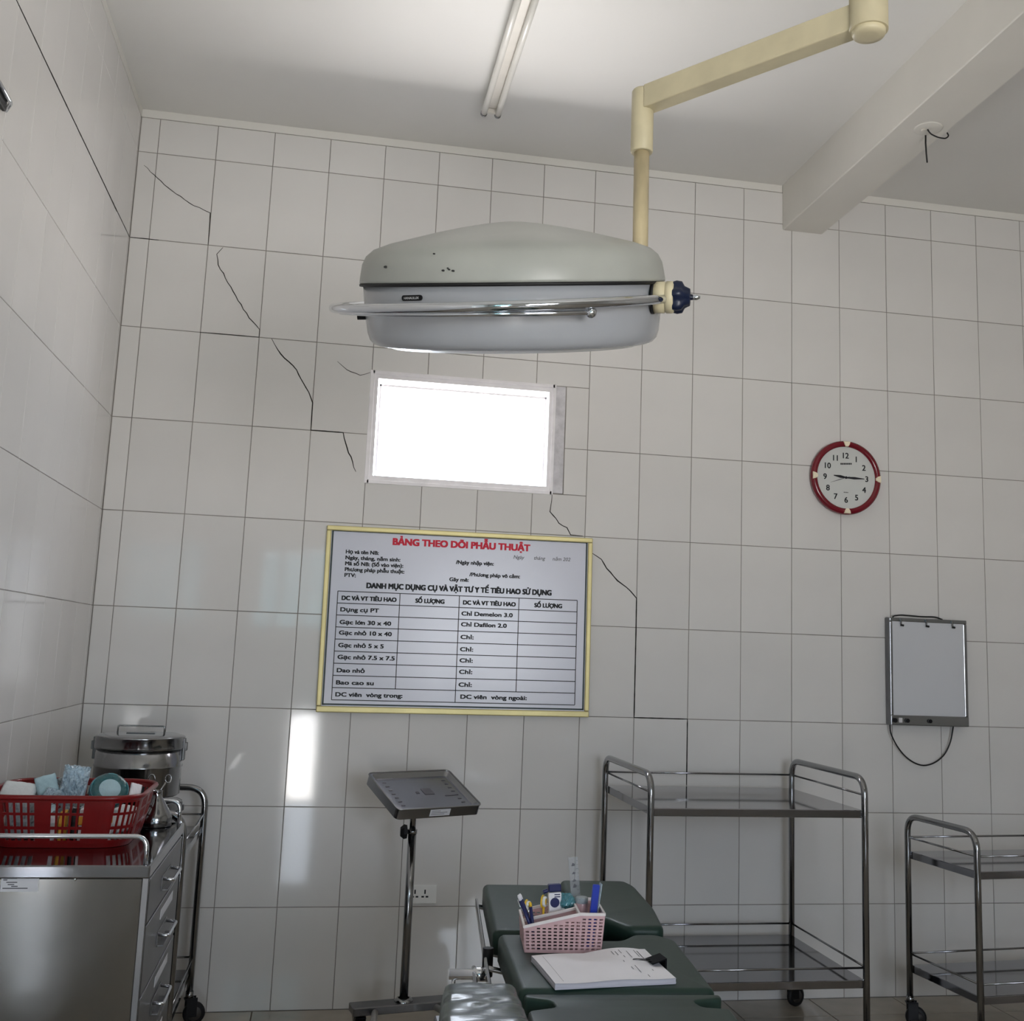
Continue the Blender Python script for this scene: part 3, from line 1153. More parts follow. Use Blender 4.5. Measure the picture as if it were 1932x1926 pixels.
def trolley(name, label, loc, rotz, w, d, h_top, z_up, z_lo, r=.013, rail_up=.057, rail_lo=.045, wheel_r=.042, u_axis='y', front_up=False, casts=((1, 1, .3), (-1, 1, -.4), (1, -1, .8), (-1, -1, 2.2))):
    """two-shelf steel trolley; local origin at the middle of its footprint; U-shaped end frames along u_axis"""
    t = thing(name, label, 'trolley', loc, rotz)
    a, b = w / 2, d / 2
    zc_ = wheel_r * 2 + .022
    for s in (-1, 1):
        m = MB()
        if u_axis == 'y':
            pts = [(s * a, -b, zc_), (s * a, -b, h_top), (s * a, b, h_top), (s * a, b, zc_)]
        else:
            pts = [(-a, s * b, zc_), (-a, s * b, h_top), (a, s * b, h_top), (a, s * b, zc_)]
        m.tube(fillet(pts, .075, 8), r, 14)
        m.build('end_frame', 'steel', t)
    for z, nm in ((z_up, 'upper_shelf'), (z_lo, 'lower_shelf')):
        m = MB()
        pan(m, -a + r * .3, a - r * .3, -b + r * .3, b - r * .3, z)
        m.build(nm, 'steel_brushed', t)
    def rail(p, q):
        m = MB()
        m.tube([p, q], .0042, 8)
        m.build('guard_rail', 'steel', t)
    for z, up in ((z_up + rail_up, True), (z_lo + rail_lo, False)):
        rail((-a, b, z), (a, b, z))
        rail((-a, -b, z), (-a, b, z))
        rail((a, -b, z), (a, b, z))
        if not up or front_up:
            rail((-a, -b, z), (a, -b, z))
    for sx, sy, rz in casts:
        caster(t, sx * a, sy * b, rz, wheel_r, zc_)
    return t


trolley('steel_trolley', 'taller empty two-shelf steel trolley against the wall behind the green table', (2.528, -.445, 0), 0, .857, .69, 1.037, .917, .298)
trolley('steel_trolley', 'lower empty two-shelf steel trolley cut off by the right edge', (3.75, -.585, 0), math.radians(5.5), .76, .45, .846, .70, .245, front_up=True)
cart = trolley('steel_trolley', 'steel trolley in the corner carrying the sterilizing drums', (.222, -.50, 0), 0, .445, .70, .892, .744, .205, rail_up=.045, u_axis='x')

# ================================================================== STERILIZING DRUMS


def drum(label, x, y, z, r, h, handle=True):
    t = thing('sterilizing_drum', label, 'drum', (x, y, z), 0, 'sterilizing drums on the corner trolley')
    m = MB()
    m.lathe([(0, 0), (r - .006, 0), (r, .006), (r, h * .46), (r + .0035, h * .48), (r + .0035, h * .5), (r, h * .52), (r, h * .80), (r - .001, h * .80)], 56)
    m.build('body', 'steel', t)
    m = MB()
    m.lathe([(r + .0005, h * .77), (r + .005, h * .775), (r + .0055, h * .80), (r + .004, h * .955), (r + .006, h * .97), (r + .001, h * .985), (r * .93, h), (r * .6, h * 1.012), (0, h * 1.014)], 56)
    lid = m.build('lid', 'steel', t)
    if handle:
        m = MB()
        m.tube(fillet([(-.082, 0, h * 1.0), (-.082, 0, h + .03), (.082, 0, h + .03), (.082, 0, h * 1.0)], .006, 3), .003, 8)
        m.build('handle', 'steel', lid)
        m = MB()
        m.box((-.05, -.012, h * 1.01), (.05, .012, h * 1.01 + .004), .001)
        m.build('handle_plate', 'steel_dark', lid)
    for s in (-1, 1):
        m = MB()
        m.box((s * (r + .004) - .005, -.014, h * .58), (s * (r + .004) + .005, .014, h * .95), .002)
        m.box((s * (r + .01) - .006, -.01, h * .74), (s * (r + .01) + .006, .01, h * .88), .002)
        m.build('latch', 'steel_dark', t)
    return t


drum('lower of two stacked steel sterilizing drums, mostly hidden behind the red basket', .228, -.5, .745, .158, .145, False)
drum('upper polished steel sterilizing drum with wire handle, on top of its stack', .228, -.5, .9075, .153, .215)

# ================================================================== CABINET
CZ = .87
cx0, cx1, cy0, cy1 = -.055, .447, -1.645, -.91
cb = thing('instrument_cabinet', 'stainless steel drawer cabinet on casters with guard rails, carrying the red basket', 'cabinet', (0, 0, 0))
mb = MB()
mb.box((cx0, cy0, .13), (cx1 - .012, cy1, CZ - .032), .004)
mb.build('carcass', 'steel_sheet', cb)
mb = MB()
mb.box((cx0 - .004, cy0 - .006, CZ - .034), (cx1 + .004, cy1 + .006, CZ), .004, 2)
mb.build('top', 'steel_brushed', cb)
dz = [.832, .708, .522, .333, .145]
for i in range(4):
    mb = MB()
    mb.box((cx1 - .014, cy0 + .028, dz[i + 1] + .003), (cx1 + .002, cy1 - .012, dz[i] - .003), .002)
    dr = mb.build('drawer', 'steel_dark', cb)
    zc2 = (dz[i] + dz[i + 1]) / 2 - .002
    mb = MB()
    yA, yB = -1.36, -1.19
    mb.tube(fillet([(cx1, yA, zc2 + .012), (cx1 + .034, yA, zc2 + .008), (cx1 + .034, yB, zc2 + .008), (cx1, yB, zc2 + .012)], .008, 3), .005, 8)
    mb.build('handle', 'chrome', dr)
    mb = MB()
    mb.box((cx1 + .002, yA - .01, zc2 - .022), (cx1 + .005, yB + .01, zc2 + .020), .001)
    mb.box((cx1 + .004, yA, zc2 - .022), (cx1 + .022, yB, zc2 - .018), .001)
    mb.build('handle_plate', 'steel_dark', dr, fix=False)
    if i:
        mb = MB()
        mb.box((cx1 + .002, -1.33, zc2 + .045), (cx1 + .003, -1.06, zc2 + .072))
        mb.build('drawer_label', 'label_paper', dr)
mb = MB()
mb.box((cx1 - .014, cy0, .13), (cx1 + .002, cy0 + .012, CZ - .034), .001)
mb.build('corner_post', 'steel_dark', cb)
for y in (cy0 + .012, cy1 - .012):
    mb = MB()
    mb.tube(fillet([(cx0 + .02, y, CZ), (cx0 + .02, y, CZ + .072), (cx1 - .012, y, CZ + .072), (cx1 - .012, y, CZ)], .05, 8), .0065, 12)
    mb.build('guard_rail', 'chrome', cb)
mb = MB()
mb.box((.079, cy0 - .0012, .803), (.172, cy0 - .0002, .8495))
lb = mb.build('paper_label', 'label_paper', cb)
mb = MB()
for z, x0, x1 in ((.845, .105, .13), (.8365, .084, .118), (.8325, .084, .094), (.8265, .092, .119), (.821, .096, .112), (.8165, .105, .121), (.8115, .084, .146)):
    bar(mb, x0, z - .0013, x1, z + .0013, cy0 - .0014)
mb.build('label_print', 'print_grey', lb, fix=False)
mb = MB()
mb.sphere((.262, cy0 - .001, .834), .004, 8)
mb.build('screw', 'chrome', cb)
for x, y in ((cx0 + .06, cy0 + .06), (cx1 - .06, cy0 + .06), (cx0 + .06, cy1 - .06), (cx1 - .06, cy1 - .06)):
    caster(cb, x, y, .5, .045, .112)

# ---- forceps jar on the cabinet top
fj = thing('forceps_jar', 'conical steel jar holding instruments behind the red basket', 'jar', (.366, -.985, CZ + .0005))
mb = MB()
mb.lathe([(0, 0), (.050, 0), (.053, .004), (.053, .030), (.045, .046), (.026, .078), (.017, .092), (.016, .108), (.0175, .112), (.0155, .112), (.0145, .094)], 40)
mb.build('body', 'steel', fj)
for s, lab in ((-1, 'steel ring-handled forceps standing in the conical jar, ring leaning left'), (1, 'steel ring-handled forceps standing in the conical jar, ring leaning right')):
    f = thing('forceps', lab, 'forceps', (.374, -.985, CZ + .0005), 0, 'instruments in the forceps jar')
    top = Vector((s * .020 - .003, 0, .138))
    mb = MB()
    mb.tube([(s * -.003 - .008, 0, .05), (s * .006 - .008, 0, .108), top], .0028, 8)
    mb.build('shank', 'steel', f)
    mb = MB()
    ring = [top + Vector((s * .006, 0, .011)) + Vector((.0095 * math.cos(t), 0, .0125 * math.sin(t))) for t in [2 * PI * k / 20 for k in range(20)]]
    mb.tube(ring, .0025, 8, closed=True)
    mb.build('finger_ring', 'steel', f)

# ================================================================== RED BASKET AND ITS CONTENTS
BX0, BX1, BY0, BY1, BH = -.062, .372, -1.425, -1.0, .142
bk_c = ((BX0 + BX1) / 2, (BY0 + BY1) / 2)
rb = thing('red_basket', 'red plastic slotted basket full of packets on the steel cabinet', 'basket', (bk_c[0], bk_c[1], CZ + .001))


def rrect(hw, hh, rad, n):
    """points round a rounded rectangle with arc length"""
    pts = []
    for cx_, cy_, a0 in ((hw - rad, -hh + rad, -PI / 2), (hw - rad, hh - rad, 0), (-hw + rad, hh - rad, PI / 2), (-hw + rad, -hh + rad, PI)):
        for k in range(n + 1):
            t = a0 + PI / 2 * k / n
            pts.append(Vector((cx_ + rad * math.cos(t), cy_ + rad * math.sin(t), 0)))
    return pts


def resample(pts, step):
    out = []
    P = pts + [pts[0]]
    tot = sum((P[i + 1] - P[i]).length for i in range(len(P) - 1))
    n = int(tot / step)
    st = tot / n
    i, acc = 0, 0.0
    for k in range(n):
        s = k * st
        while acc + (P[i + 1] - P[i]).length < s:
            acc += (P[i + 1] - P[i]).length
            i += 1
        seg = P[i + 1] - P[i]
        out.append(P[i] + seg * ((s - acc) / seg.length))
    return out


hw, hh = (BX1 - BX0) / 2, (BY1 - BY0) / 2
ring = resample(rrect(hw, hh, .10, 10), .0065)
NR = len(ring)
zs = [0, .012, .020, .052, .060, .092, .099, .127, .142]
slot_rows = {1, 3, 5}
open_rows = {1: True, 3: True, 5: True}
mb = MB()
vs, fs = [], []
for z in zs:
    k = .86 + .14 * (z / BH) ** .8
    for p in ring:
        vs.append((p.x * k, p.y * k, z))


def solid_col(c):
    g = c % 21
    return g < 5 or (g - 5) % 3 == 0 or False


for r_ in range(len(zs) - 1):
    for c in range(NR):
        if r_ in (1, 2, 4, 6) and r_ != 0:
            pass
        slot = (r_ in (2, 4, 6)) and not solid_col(c)
        if slot:
            continue
        a, b = r_ * NR + c, r_ * NR + (c + 1) % NR
        fs.append((a, b, b + NR, a + NR))
mb.add(vs, fs, False)
wall_o = mb.build('slotted_wall', 'red_plastic', rb)
md = wall_o.modifiers.new('thickness', 'SOLIDIFY')
md.thickness = .003
md.offset = -1
mb = MB()
mb.tube([(p.x * 1.012, p.y * 1.012, BH) for p in ring[::2]], .0075, 8, closed=True)
mb.build('rim', 'red_plastic', rb)
mb = MB()
mb.prism([(p.x * .86, p.y * .86) for p in ring[::3]], 0, .003)
mb.build('bottom', 'red_plastic', rb)


def pouch(name, label, cat, loc, size, rot, m, puff=1.0, group='packets in the red basket', crumple=.12, seed=0, nx=14, ny=12):
    rnd = random.Random(seed)
    ph = [(rnd.uniform(5, 16), rnd.uniform(5, 16), rnd.uniform(0, 6)) for _ in range(4)]
    sx, sy, sz = size
    v, f = [], []
    for side in (1, -1):
        for j in range(ny + 1):
            for i in range(nx + 1):
                u, w = i / nx * 2 - 1, j / ny * 2 - 1
                e = max(0, (1 - u ** 4)) ** .5 * max(0, (1 - w ** 4)) ** .5
                n_ = sum(math.sin(a * u + b * w + c) for a, b, c in ph) / 4
                z = side * sz / 2 * e * puff * (1 + crumple * 3 * n_) + crumple * .25 * sz * math.sin(ph[0][0] * .4 * u + ph[1][1] * .3 * w)
                v.append((u * sx / 2 * (1 + .03 * n_), w * sy / 2 * (1 - .03 * n_), z))
    crisp = m in ('grey_wrap', 'clear_film', 'teal_film', 'teal_dark_film')
    if crisp:                                   # crinkled film: creased facets
        n1 = (nx + 1) * (ny + 1)
        for q in range(n1):
            i_, j_ = q % (nx + 1), q // (nx + 1)
            edge_ = i_ in (0, nx) or j_ in (0, ny)
            d_ = rnd.uniform(-1, 1) * sz * .13
            for q2, sg in ((q, 1), (n1 + q, 1 if edge_ else -1)):
                v[q2] = (v[q2][0], v[q2][1], v[q2][2] + d_ * sg)
    o_ = (nx + 1) * (ny + 1)
    for j in range(ny):
        for i in range(nx):
            a = j * (nx + 1) + i
            f.append((a, a + 1, a + nx + 2, a + nx + 1))
            f.append((o_ + a + nx + 1, o_ + a + nx + 2, o_ + a + 1, o_ + a))
    mb_ = MB()
    mb_.add(v, f, not crisp)
    ob = mb_.build(name, m)
    ob.location = loc
    ob.rotation_euler = rot
    tag(ob, label, cat, group)
    return ob


BZ = CZ + .0065
# lower layer: boxes and packets seen through the slots


def carton(name, label, lo, hi, m, rz=0.0, stripe=None):
    t = thing(name, label, 'box', ((lo[0] + hi[0]) / 2, (lo[1] + hi[1]) / 2, lo[2]), rz, 'packets in the red basket')
    h = [(hi[i] - lo[i]) / 2 for i in range(2)]
    m_ = MB()
    m_.box((-h[0], -h[1], 0), (h[0], h[1], hi[2] - lo[2]), .002, 1)
    m_.build('carton', m, t)
    m_ = MB()
    H = hi[2] - lo[2]
    m_.box((-h[0] - .0006, -h[1] - .0006, H * .55), (h[0] + .0006, h[1] + .0006, H * .8))
    m_.build('printed_band', stripe or 'print_grey', t)
    return t


carton('paper_carton', 'white carton with amber band inside the right front of the red basket', (.205, -1.372, BZ), (.288, -1.315, BZ + .098), 'paper_white', 0, 'amber_card')
carton('paper_carton', 'narrow amber carton standing inside the red basket front', (.150, -1.374, BZ), (.166, -1.32, BZ + .09), 'amber_card', .05, 'amber_card')
carton('paper_carton', 'white carton in the middle front of the red basket', (.088, -1.372, BZ), (.142, -1.322, BZ + .075), 'paper_white', -.04, 'white_cloth')
pouch('instrument_packet', 'grey wrapped packet leaning inside the left front of the red basket', 'packet', (.040, -1.338, BZ + .066), (.085, .10, .016), (1.62, 0, .02), 'grey_wrap', seed=1)
pouch('instrument_packet', 'dark glossy teal packet standing in the basket front', 'packet', (.076, -1.318, BZ + .062), (.05, .10, .016), (1.6, .12, .05), 'teal_dark_film', seed=2)
pouch('instrument_packet', 'black plastic sleeve among the basket packets', 'packet', (.19, -1.345, BZ + .055), (.03, .085, .014), (1.6, -.1, .1), 'black_plastic', seed=3)
# heap that fills the basket
for k, (x, y, z, sx, sy, sz, rot, m, lab) in enumerate([
    (.03, -1.25, .045, .12, .10, .06, (0, .05, .05), 'white_cloth', 'white gauze packet low in the left of the basket'),
    (.155, -1.25, .045, .12, .10, .06, (.05, .0, -.05), 'grey_wrap', 'grey wrapped bundle low in the middle of the basket'),
    (.28, -1.25, .045, .11, .10, .06, (0, -.05, .0), 'white_cloth', 'white gauze packet low in the right of the basket'),
    (.03, -1.13, .045, .12, .11, .06, (.05, .05, 0), 'pale_blue_cloth', 'pale blue folded cloth low at the back left of the basket'),
    (.155, -1.13, .045, .12, .11, .06, (0, .05, .05), 'grey_wrap', 'grey wrapped bundle low at the back of the basket'),
    (.28, -1.13, .045, .11, .11, .06, (0, .0, -.05), 'white_cloth', 'white gauze packet low at the back right of the basket'),
    (.012, -1.285, .135, .10, .07, .022, (.75, .10, -.1), 'white_cloth', 'flat off-white paper packet at the far left of the basket heap'),
    (.088, -1.275, .152, .06, .07, .026, (.9, -.25, .35), 'pale_blue_cloth', 'pale blue crumpled packet with a pointed corner, left in the heap'),
    (.112, -1.33, .130, .045, .05, .02, (.8, .2, -.3), 'clear_film', 'clear crumpled plastic wrapper in the middle of the heap'),
    (.128, -1.215, .150, .036, .05, .02, (1.1, -.35, .5), 'grey_wrap', 'grey-green wrapper standing on edge beside the big plastic bag'),
    (.06, -1.195, .125, .07, .06, .03, (.4, .1, .1), 'grey_wrap', 'grey wrapper at the back of the basket heap'),
    (.338, -1.262, .138, .034, .06, .012, (.7, .25, .25), 'paper_white', 'white paper sachet at the right end of the basket'),
]):
    pouch('instrument_packet', lab, 'packet', (x, y, BZ + z), (sx, sy, sz), rot, m, seed=20 + k)
pouch('plastic_bag', 'tall clear plastic bag of pale blue cloth sticking up from the red basket', 'bag', (.163, -1.275, BZ + .152), (.075, .12, .045), (1.25, .1, .1), 'clear_film', seed=51, nx=20, ny=20)
# round teal pack : glossy film round a disc of pale cloth
tp = thing('wrapped_pack', 'round glossy teal film pack with a pale disc inside, lying on the basket heap', 'packet', (.264, -1.275, BZ + .138), 0, 'packets in the red basket')
PM = Matrix.Rotation(.95, 4, 'X') @ Matrix.Rotation(.28, 4, 'Y')
mb = MB()
mb.lathe([(0, -.026), (.03, -.026), (.05, -.015), (.058, 0), (.052, .014), (.040, .0185), (.031, .016)], 28, PM)
mb.build('film', 'teal_dark_film', tp)
mb = MB()
mb.lathe([(.0325, .0155), (.026, .0185), (.0, .020)], 24, PM)
mb.build('cloth_disc', 'pale_blue_cloth', tp)
mb = MB()
mb.tube([PM @ Vector((.053 * math.cos(t), .050 * math.sin(t), .012 + .003 * math.sin(5 * t))) for t in [2 * PI * k / 32 for k in range(32)]], .0022, 6, closed=True)
mb.build('film_fold', 'teal_film', tp)

# ================================================================== INSTRUMENT STAND
ms = thing('instrument_stand', 'steel instrument stand with a tilted tray on a single pole', 'stand', (1.262, -.31, 0))
mb = MB()
R20 = Matrix.Rotation(math.radians(11), 4, 'Z')
mb.box((-.205, -.042, .088), (.245, .042, .118), .003, 1, R20)
base = mb.build('base_bar', 'steel_dark', ms)
mb = MB()
mb.lathe([(.036, .117), (.036, .124), (.030, .130), (.022, .131)], 28)
mb.build('flange', 'steel', ms)
mb = MB()
mb.tube([(0, 0, .12), (0, 0, .757)], .0165, 20)
mb.build('outer_pole', 'steel', ms)
mb = MB()
mb.tube([(0, 0, .745), (0, 0, .90)], .0125, 20)
mb.build('inner_pole', 'steel', ms)
mb = MB()
mb.tube([(0, 0, .745), (0, 0, .761)], .019, 20)
cl = mb.build('collar', 'steel', ms)
mb = MB()
M = Matrix.Translation((-.014, -.004, .752)) @ Matrix.Rotation(-PI / 2, 4, 'Y')
mb.lathe([(0.007, 0), (.009, .005), (.026, .008), (.029, .020), (.018, .034), (0, .035)], 7, M, smooth=False)
mb.build('clamp_knob', 'black_plastic', cl)
for p, q in (((-.11, -.04, .098), (-.135, -.33, .098)), ((.12, .0, .098), (.245, -.30, .098))):
    mb = MB()
    mb.tube([p, q], .0125, 12)
    mb.build('base_leg', 'grey_paint', ms)
    caster(ms, q[0], q[1] + .01, 1.2, .032, .086)
caster(ms, -.165, -.045, 1.7, .034, .086, .03)
caster(ms, .21, .04, 1.4, .034, .086, .03)
# tray
TM = Matrix.Translation((.031, -.098, .928)) @ Matrix.Rotation(.455, 4, 'Z') @ Matrix.Rotation(.40, 4, 'X')
tw, td, th_ = .187, .139, .040


def rr2(hw_, hh_, rad, n=4):
    return [(p.x, p.y) for p in rrect(hw_, hh_, rad, n)]


mb = MB()
o1, o2, o3 = rr2(tw, td, .02), rr2(tw - .010, td - .010, .016), rr2(tw - .022, td - .022, .012)
n = len(o1)
vs = [(x, y, -th_) for x, y in o1] + [(x, y, 0) for x, y in o1] + [(x, y, .001) for x, y in o2] + [(x, y, -.014) for x, y in o3]
fs = []
for r_ in range(3):
    for i in range(n):
        fs.append((r_ * n + i, r_ * n + (i + 1) % n, (r_ + 1) * n + (i + 1) % n, (r_ + 1) * n + i))
fs.append(list(range(3 * n, 4 * n)))
fs.append(list(range(n))[::-1])
mb.add(vs, fs, False, TM)
tray = mb.build('tray', 'tray_steel', ms)
mb = MB()
mb.tube([TM @ Vector((x, y, 0)) for x, y in o1], .0032, 8, closed=True)
mb.build('tray_rim', 'steel', tray)
mb = MB()
TF = TM @ Matrix.Translation((0, 0, -.0134))
spots = [(x, -.085 + y * .028, .0075, .003) for y in range(7) for x in (-.135, .135)] + [(.02, .005, .022, .022), (-.028, .0, .007, .006), (.105, -.03, .022, .003)]
for (x, y, a_, b_) in spots:
    mb = MB()
    mb.box((x - a_, y - b_, 0), (x + a_, y + b_, .0006), 0, 1, TF)
    mb.build('tray_mark', 'print_grey', tray)
mb = MB()
mb.box((-.045, -td - .0012, -.033), (.045, -td - .0002, -.006), 0, 1, TM)
tlb = mb.build('tray_label', 'label_paper', tray)
mb = MB()
for k, (x0, x1) in enumerate(((-.04, .0), (-.04, .032), (-.04, .02))):
    z = -.012 - .007 * k
    mb.add([(x0, -td - .0015, z - .0011), (x1, -td - .0015, z - .0011), (x1, -td - .0015, z + .0011), (x0, -td - .0015, z + .0011)], [(0, 1, 2, 3)], False, TM)
mb.build('tray_label_print', 'print_grey', tray, fix=False)
mb = MB()
mb.box((-.09, -.02, -th_ - .012), (.09, .02, -th_), .003, 1, TM)
mb.tube([(0, 0, .88), (.01, -.035, .893), TM @ Vector((0, 0, -th_))], .012, 12)
mb.build('tray_support', 'steel_dark', ms, fix=False)

# ================================================================== OPERATING TABLE
TZ = .75
ot = thing('operating_table', 'dark green padded operating table with split leg pads', 'table', (1.585, -1.945, 0), -.0997)


def rounded(poly, rad, seg=4):
    return [(p.x, p.y) for p in fillet([(x, y, 0) for x, y in poly], rad, seg, True)]


def pad(name, poly, top, thick=.06, rad=.03, bev=.016, m='vinyl_green'):
    m_ = MB()
    m_.prism(rounded(poly, rad), top - thick, top, bev, 4)
    o = m_.build(name, m, ot)
    for p in o.data.polygons:
        p.use_smooth = True
    return o


pad('leg_pad', [(-.238, .05), (-.12, .052), (-.072, .165), (-.004, .168), (-.006, .655), (-.242, .645)], TZ - .002, .062, .022)
pad('leg_pad', [(.004, .168), (.074, .166), (.122, .062), (.222, .068), (.24, .30), (.236, .60), (.215, .675), (.004, .67)], TZ + .010, .062, .024)
pad('seat_pad', [(-.228, .012), (-.12, .016), (-.085, -.035), (.085, -.035), (.128, .030), (.19, .036), (.235, -.02), (.232, -.455), (-.206, -.468)], TZ, .062, .02)
pad('back_pad', [(-.19, -1.2), (.22, -1.2), (.232, -.575), (.175, -.565), (.165, -.525), (.232, -.505), (.235, -.478), (-.198, -.488), (-.198, -.515), (-.142, -.535), (-.138, -.575), (-.198, -.60)], TZ - .003, .062, .012, .007)
for y0, y1 in ((.002, .64), (-1.15, -.002)):
    mb = MB()
    mb.box((-.19, y0, TZ - .10), (.205, y1, TZ - .063), .004)
    mb.build('pad_frame', 'table_iron', ot)
for s, y0, y1 in ((-1, .03, .66), (-1, -.60, -.02), (1, -.60, -.02)):
    mb = MB()
    xx = -.258 if s < 0 else .25
    mb.box((xx - .004, y0, TZ - .075), (xx + .004, y1, TZ - .05), .002)
    for y in (y0 + .05, y1 - .05):
        mb.tube([(xx, y, TZ - .063), (s * .2, y, TZ - .075)], .007, 8)
    mb.build('side_rail', 'steel', ot, fix=False)
# clamp on the left rail
mb = MB()
mb.tube([(-.35, -.035, .662), (-.29, -.035, .662), (-.286, -.035, .662), (-.25, -.035, .662)], [.013, .013, .017, .017], 18)
mb.build('rail_clamp', 'chrome', ot)
mb = MB()
mb.tube(fillet([(-.338, -.035, .662), (-.338, -.035, .60), (-.30, -.10, .56)], .02), .0045, 8)
mb.build('clamp_lever', 'chrome', ot)
mb = MB()
mb.box((-.292, -.17, .655), (-.281, .01, .672), .003)
mb.build('clamp_bar', 'steel', ot)
mb = MB()
mb.tube([(-.25, .03, TZ - .04), (-.25, .03, TZ - .11)], .014, 12)
mb.build('leg_hinge', 'black_plastic', ot)
mb = MB()
mb.box((-.12, -.72, .12), (.12, -.30, TZ - .1), .02, 3)
mb.build('column', 'table_iron', ot)
mb = MB()
mb.box((-.21, -1.1, .0), (.21, .12, .12), .03, 3)
mb.build('base', 'table_iron', ot)
# arm board alongside, resting on its bracket
ab = thing('arm_board', 'glossy dark green wrinkled arm board pad left of the operating table', 'arm board', (1.21, -2.7, 0))
poly = [(1.152, -2.495), (1.298, -2.507), (1.304, -2.6), (1.293, -2.80), (1.262, -3.14), (1.06, -3.14), (1.112, -2.79)]
mb = MB()
bmx = bmesh.new()
NXg, NYg = 22, 44
rnd = random.Random(5)
vs, fs = [], []


def arm_pt(u, w):
    """u across (-1 left .. 1 right), w along (0 far .. 1 near)"""
    yy = -2.497 - .643 * w
    xl = 1.152 - .040 * w / .46 if w < .46 else 1.112 - .052 * (w - .46) / .54
    xr = 1.304 - .011 * w / .46 if w < .46 else 1.293 - .031 * (w - .46) / .54
    return xl + (xr - xl) * (u + 1) / 2, yy


for side in (1, -1):
    for j in range(NYg + 1):
        w = j / NYg
        for i in range(NXg + 1):
            u = i / NXg * 2 - 1
            e = (max(0, 1 - abs(u) ** 7)) ** .42
            we = min(1, w / .085, (1 - w) / .085)
            e2 = math.sqrt(max(0, 1 - (1 - we) ** 2.3))
            x, y = arm_pt(u * (1 - .10 * (1 - e2)), w)
            wr = 1.1 * (.0016 * math.sin(w * 60 + 1.6 * math.sin(u * 3.1) + u * 1.5) + .0011 * math.sin(w * 97 - u * 2.6 + 1) + .0009 * math.sin(w * 37 + u * 6))
            z = .772 + (side * .034 * e * e2 if side > 0 else -.03 * e * e2) + (wr * e * e2 if side > 0 else 0)
            vs.append((x - 1.21, y + 2.7, z))
o_ = (NXg + 1) * (NYg + 1)
for j in range(NYg):
    for i in range(NXg):
        a = j * (NXg + 1) + i
        fs.append((a, a + NXg + 1, a + NXg + 2, a + 1))
        fs.append((o_ + a, o_ + a + 1, o_ + a + NXg + 2, o_ + a + NXg + 1))
mb.add(vs, fs, True)
mb.build('cushion', 'vinyl_wrinkled', ab)
mb = MB()
mb.box((-.075, -.40, .728), (.055, .17, .744), .003)
mb.tube([(-.01, -.1, .735), (-.01, -.1, .68)], .018, 12)
mb.build('board_bracket', 'steel_dark', ab, fix=False)
mb = MB()
mb.tube([(-.01, -.1, .70), (-.01, -.1, .012)], .014, 12)
mb.lathe([(.07, 0), (.07, .008), (.02, .02)], 24, Matrix.Translation((-.01, -.1, 0)))
mb.build('prop_leg', 'steel', ab, fix=False)

# ================================================================== PINK ORGANIZER AND ITS CONTENTS
og = thing('pink_organizer_basket', 'small pink slotted desk basket with white rim on the green table', 'basket', (1.498, -2.03, TZ + .001), math.radians(-6))
ow, od = .0925, .080        # half width at the bottom, half depth


def og_top(x):
    t = (x + ow) / (2 * ow)
    return .062 + (.094 - .062) * min(1, t / .70)


def lattice(n_c, n_r, length, pt, height, hw_=.6, hh_=.5):
    """wall with rows of small slots; pt(s, z) maps a wall point to space"""
    m = MB()
    us = [0]
    ps = length / n_c
    for c in range(n_c):
        us += [c * ps + ps * (1 - hw_) / 2, c * ps + ps * (1 + hw_) / 2]
    us.append(length)
    pr = .0078
    zsl = [0]
    for r in range(n_r):
        zsl += [.006 + r * pr + pr * .25, .006 + r * pr + pr * .75]
    zsl.append(.2)
    v, f = [], []
    for z in zsl:
        for u in us:
            v.append(pt(u, min(z, height(u) - .004 * 0)))
    w_ = len(us)
    for j in range(len(zsl) - 1):
        for i in range(w_ - 1):
            hole = (i % 2 == 1) and (j % 2 == 1)
            if hole and zsl[j + 1] < height((us[i] + us[i + 1]) / 2) - .011:
                continue
            if zsl[j] >= height(us[i]) and zsl[j] >= height(us[i + 1]):
                continue
            a = j * w_ + i
            f.append((a, a + 1, a + w_ + 1, a + w_))
    m.add(v, f)
    return m


def flare(z):
    return 1 + .075 * z / .094


for nm, L, n_c, fn, hf in (
    ('front_wall', 2 * ow, 14, lambda s, z: ((-ow + s) * flare(z), -od * flare(z), z), lambda s: og_top(-ow + s)),
    ('back_wall', 2 * ow, 14, lambda s, z: ((-ow + s) * flare(z), od * flare(z), z), lambda s: og_top(-ow + s)),
    ('left_wall', 2 * od, 11, lambda s, z: (-ow * flare(z), (-od + s) * flare(z), z), lambda s: .062),
    ('right_wall', 2 * od, 11, lambda s, z: (ow * flare(z), (-od + s) * flare(z), z), lambda s: .094),
):
    m_ = lattice(n_c, 10, L, fn, hf)
    o = m_.build('slotted_wall', 'pink_plastic', og)
    md = o.modifiers.new('thickness', 'SOLIDIFY')
    md.thickness = .0036
    md.offset = 0
mb = MB()
mb.box((-ow, -od, 0), (ow, od, .002))
mb.build('bottom', 'pink_plastic', og)
mb = MB()
xb_ = -ow + 2 * ow * .70


def rimbar(p, q, w=.0026, h=.005):
    p, q = Vector(p), Vector(q)
    d = (q - p).normalized()
    s = d.cross(Vector((0, 0, 1))).normalized() * w
    u = Vector((0, 0, h))
    v = [p - s - u, p + s - u, p + s + u * .3, p - s + u * .3, q - s - u, q + s - u, q + s + u * .3, q - s + u * .3]
    mb.add(v, [(0, 1, 2, 3), (7, 6, 5, 4), (0, 4, 5, 1), (1, 5, 6, 2), (2, 6, 7, 3), (3, 7, 4, 0)])


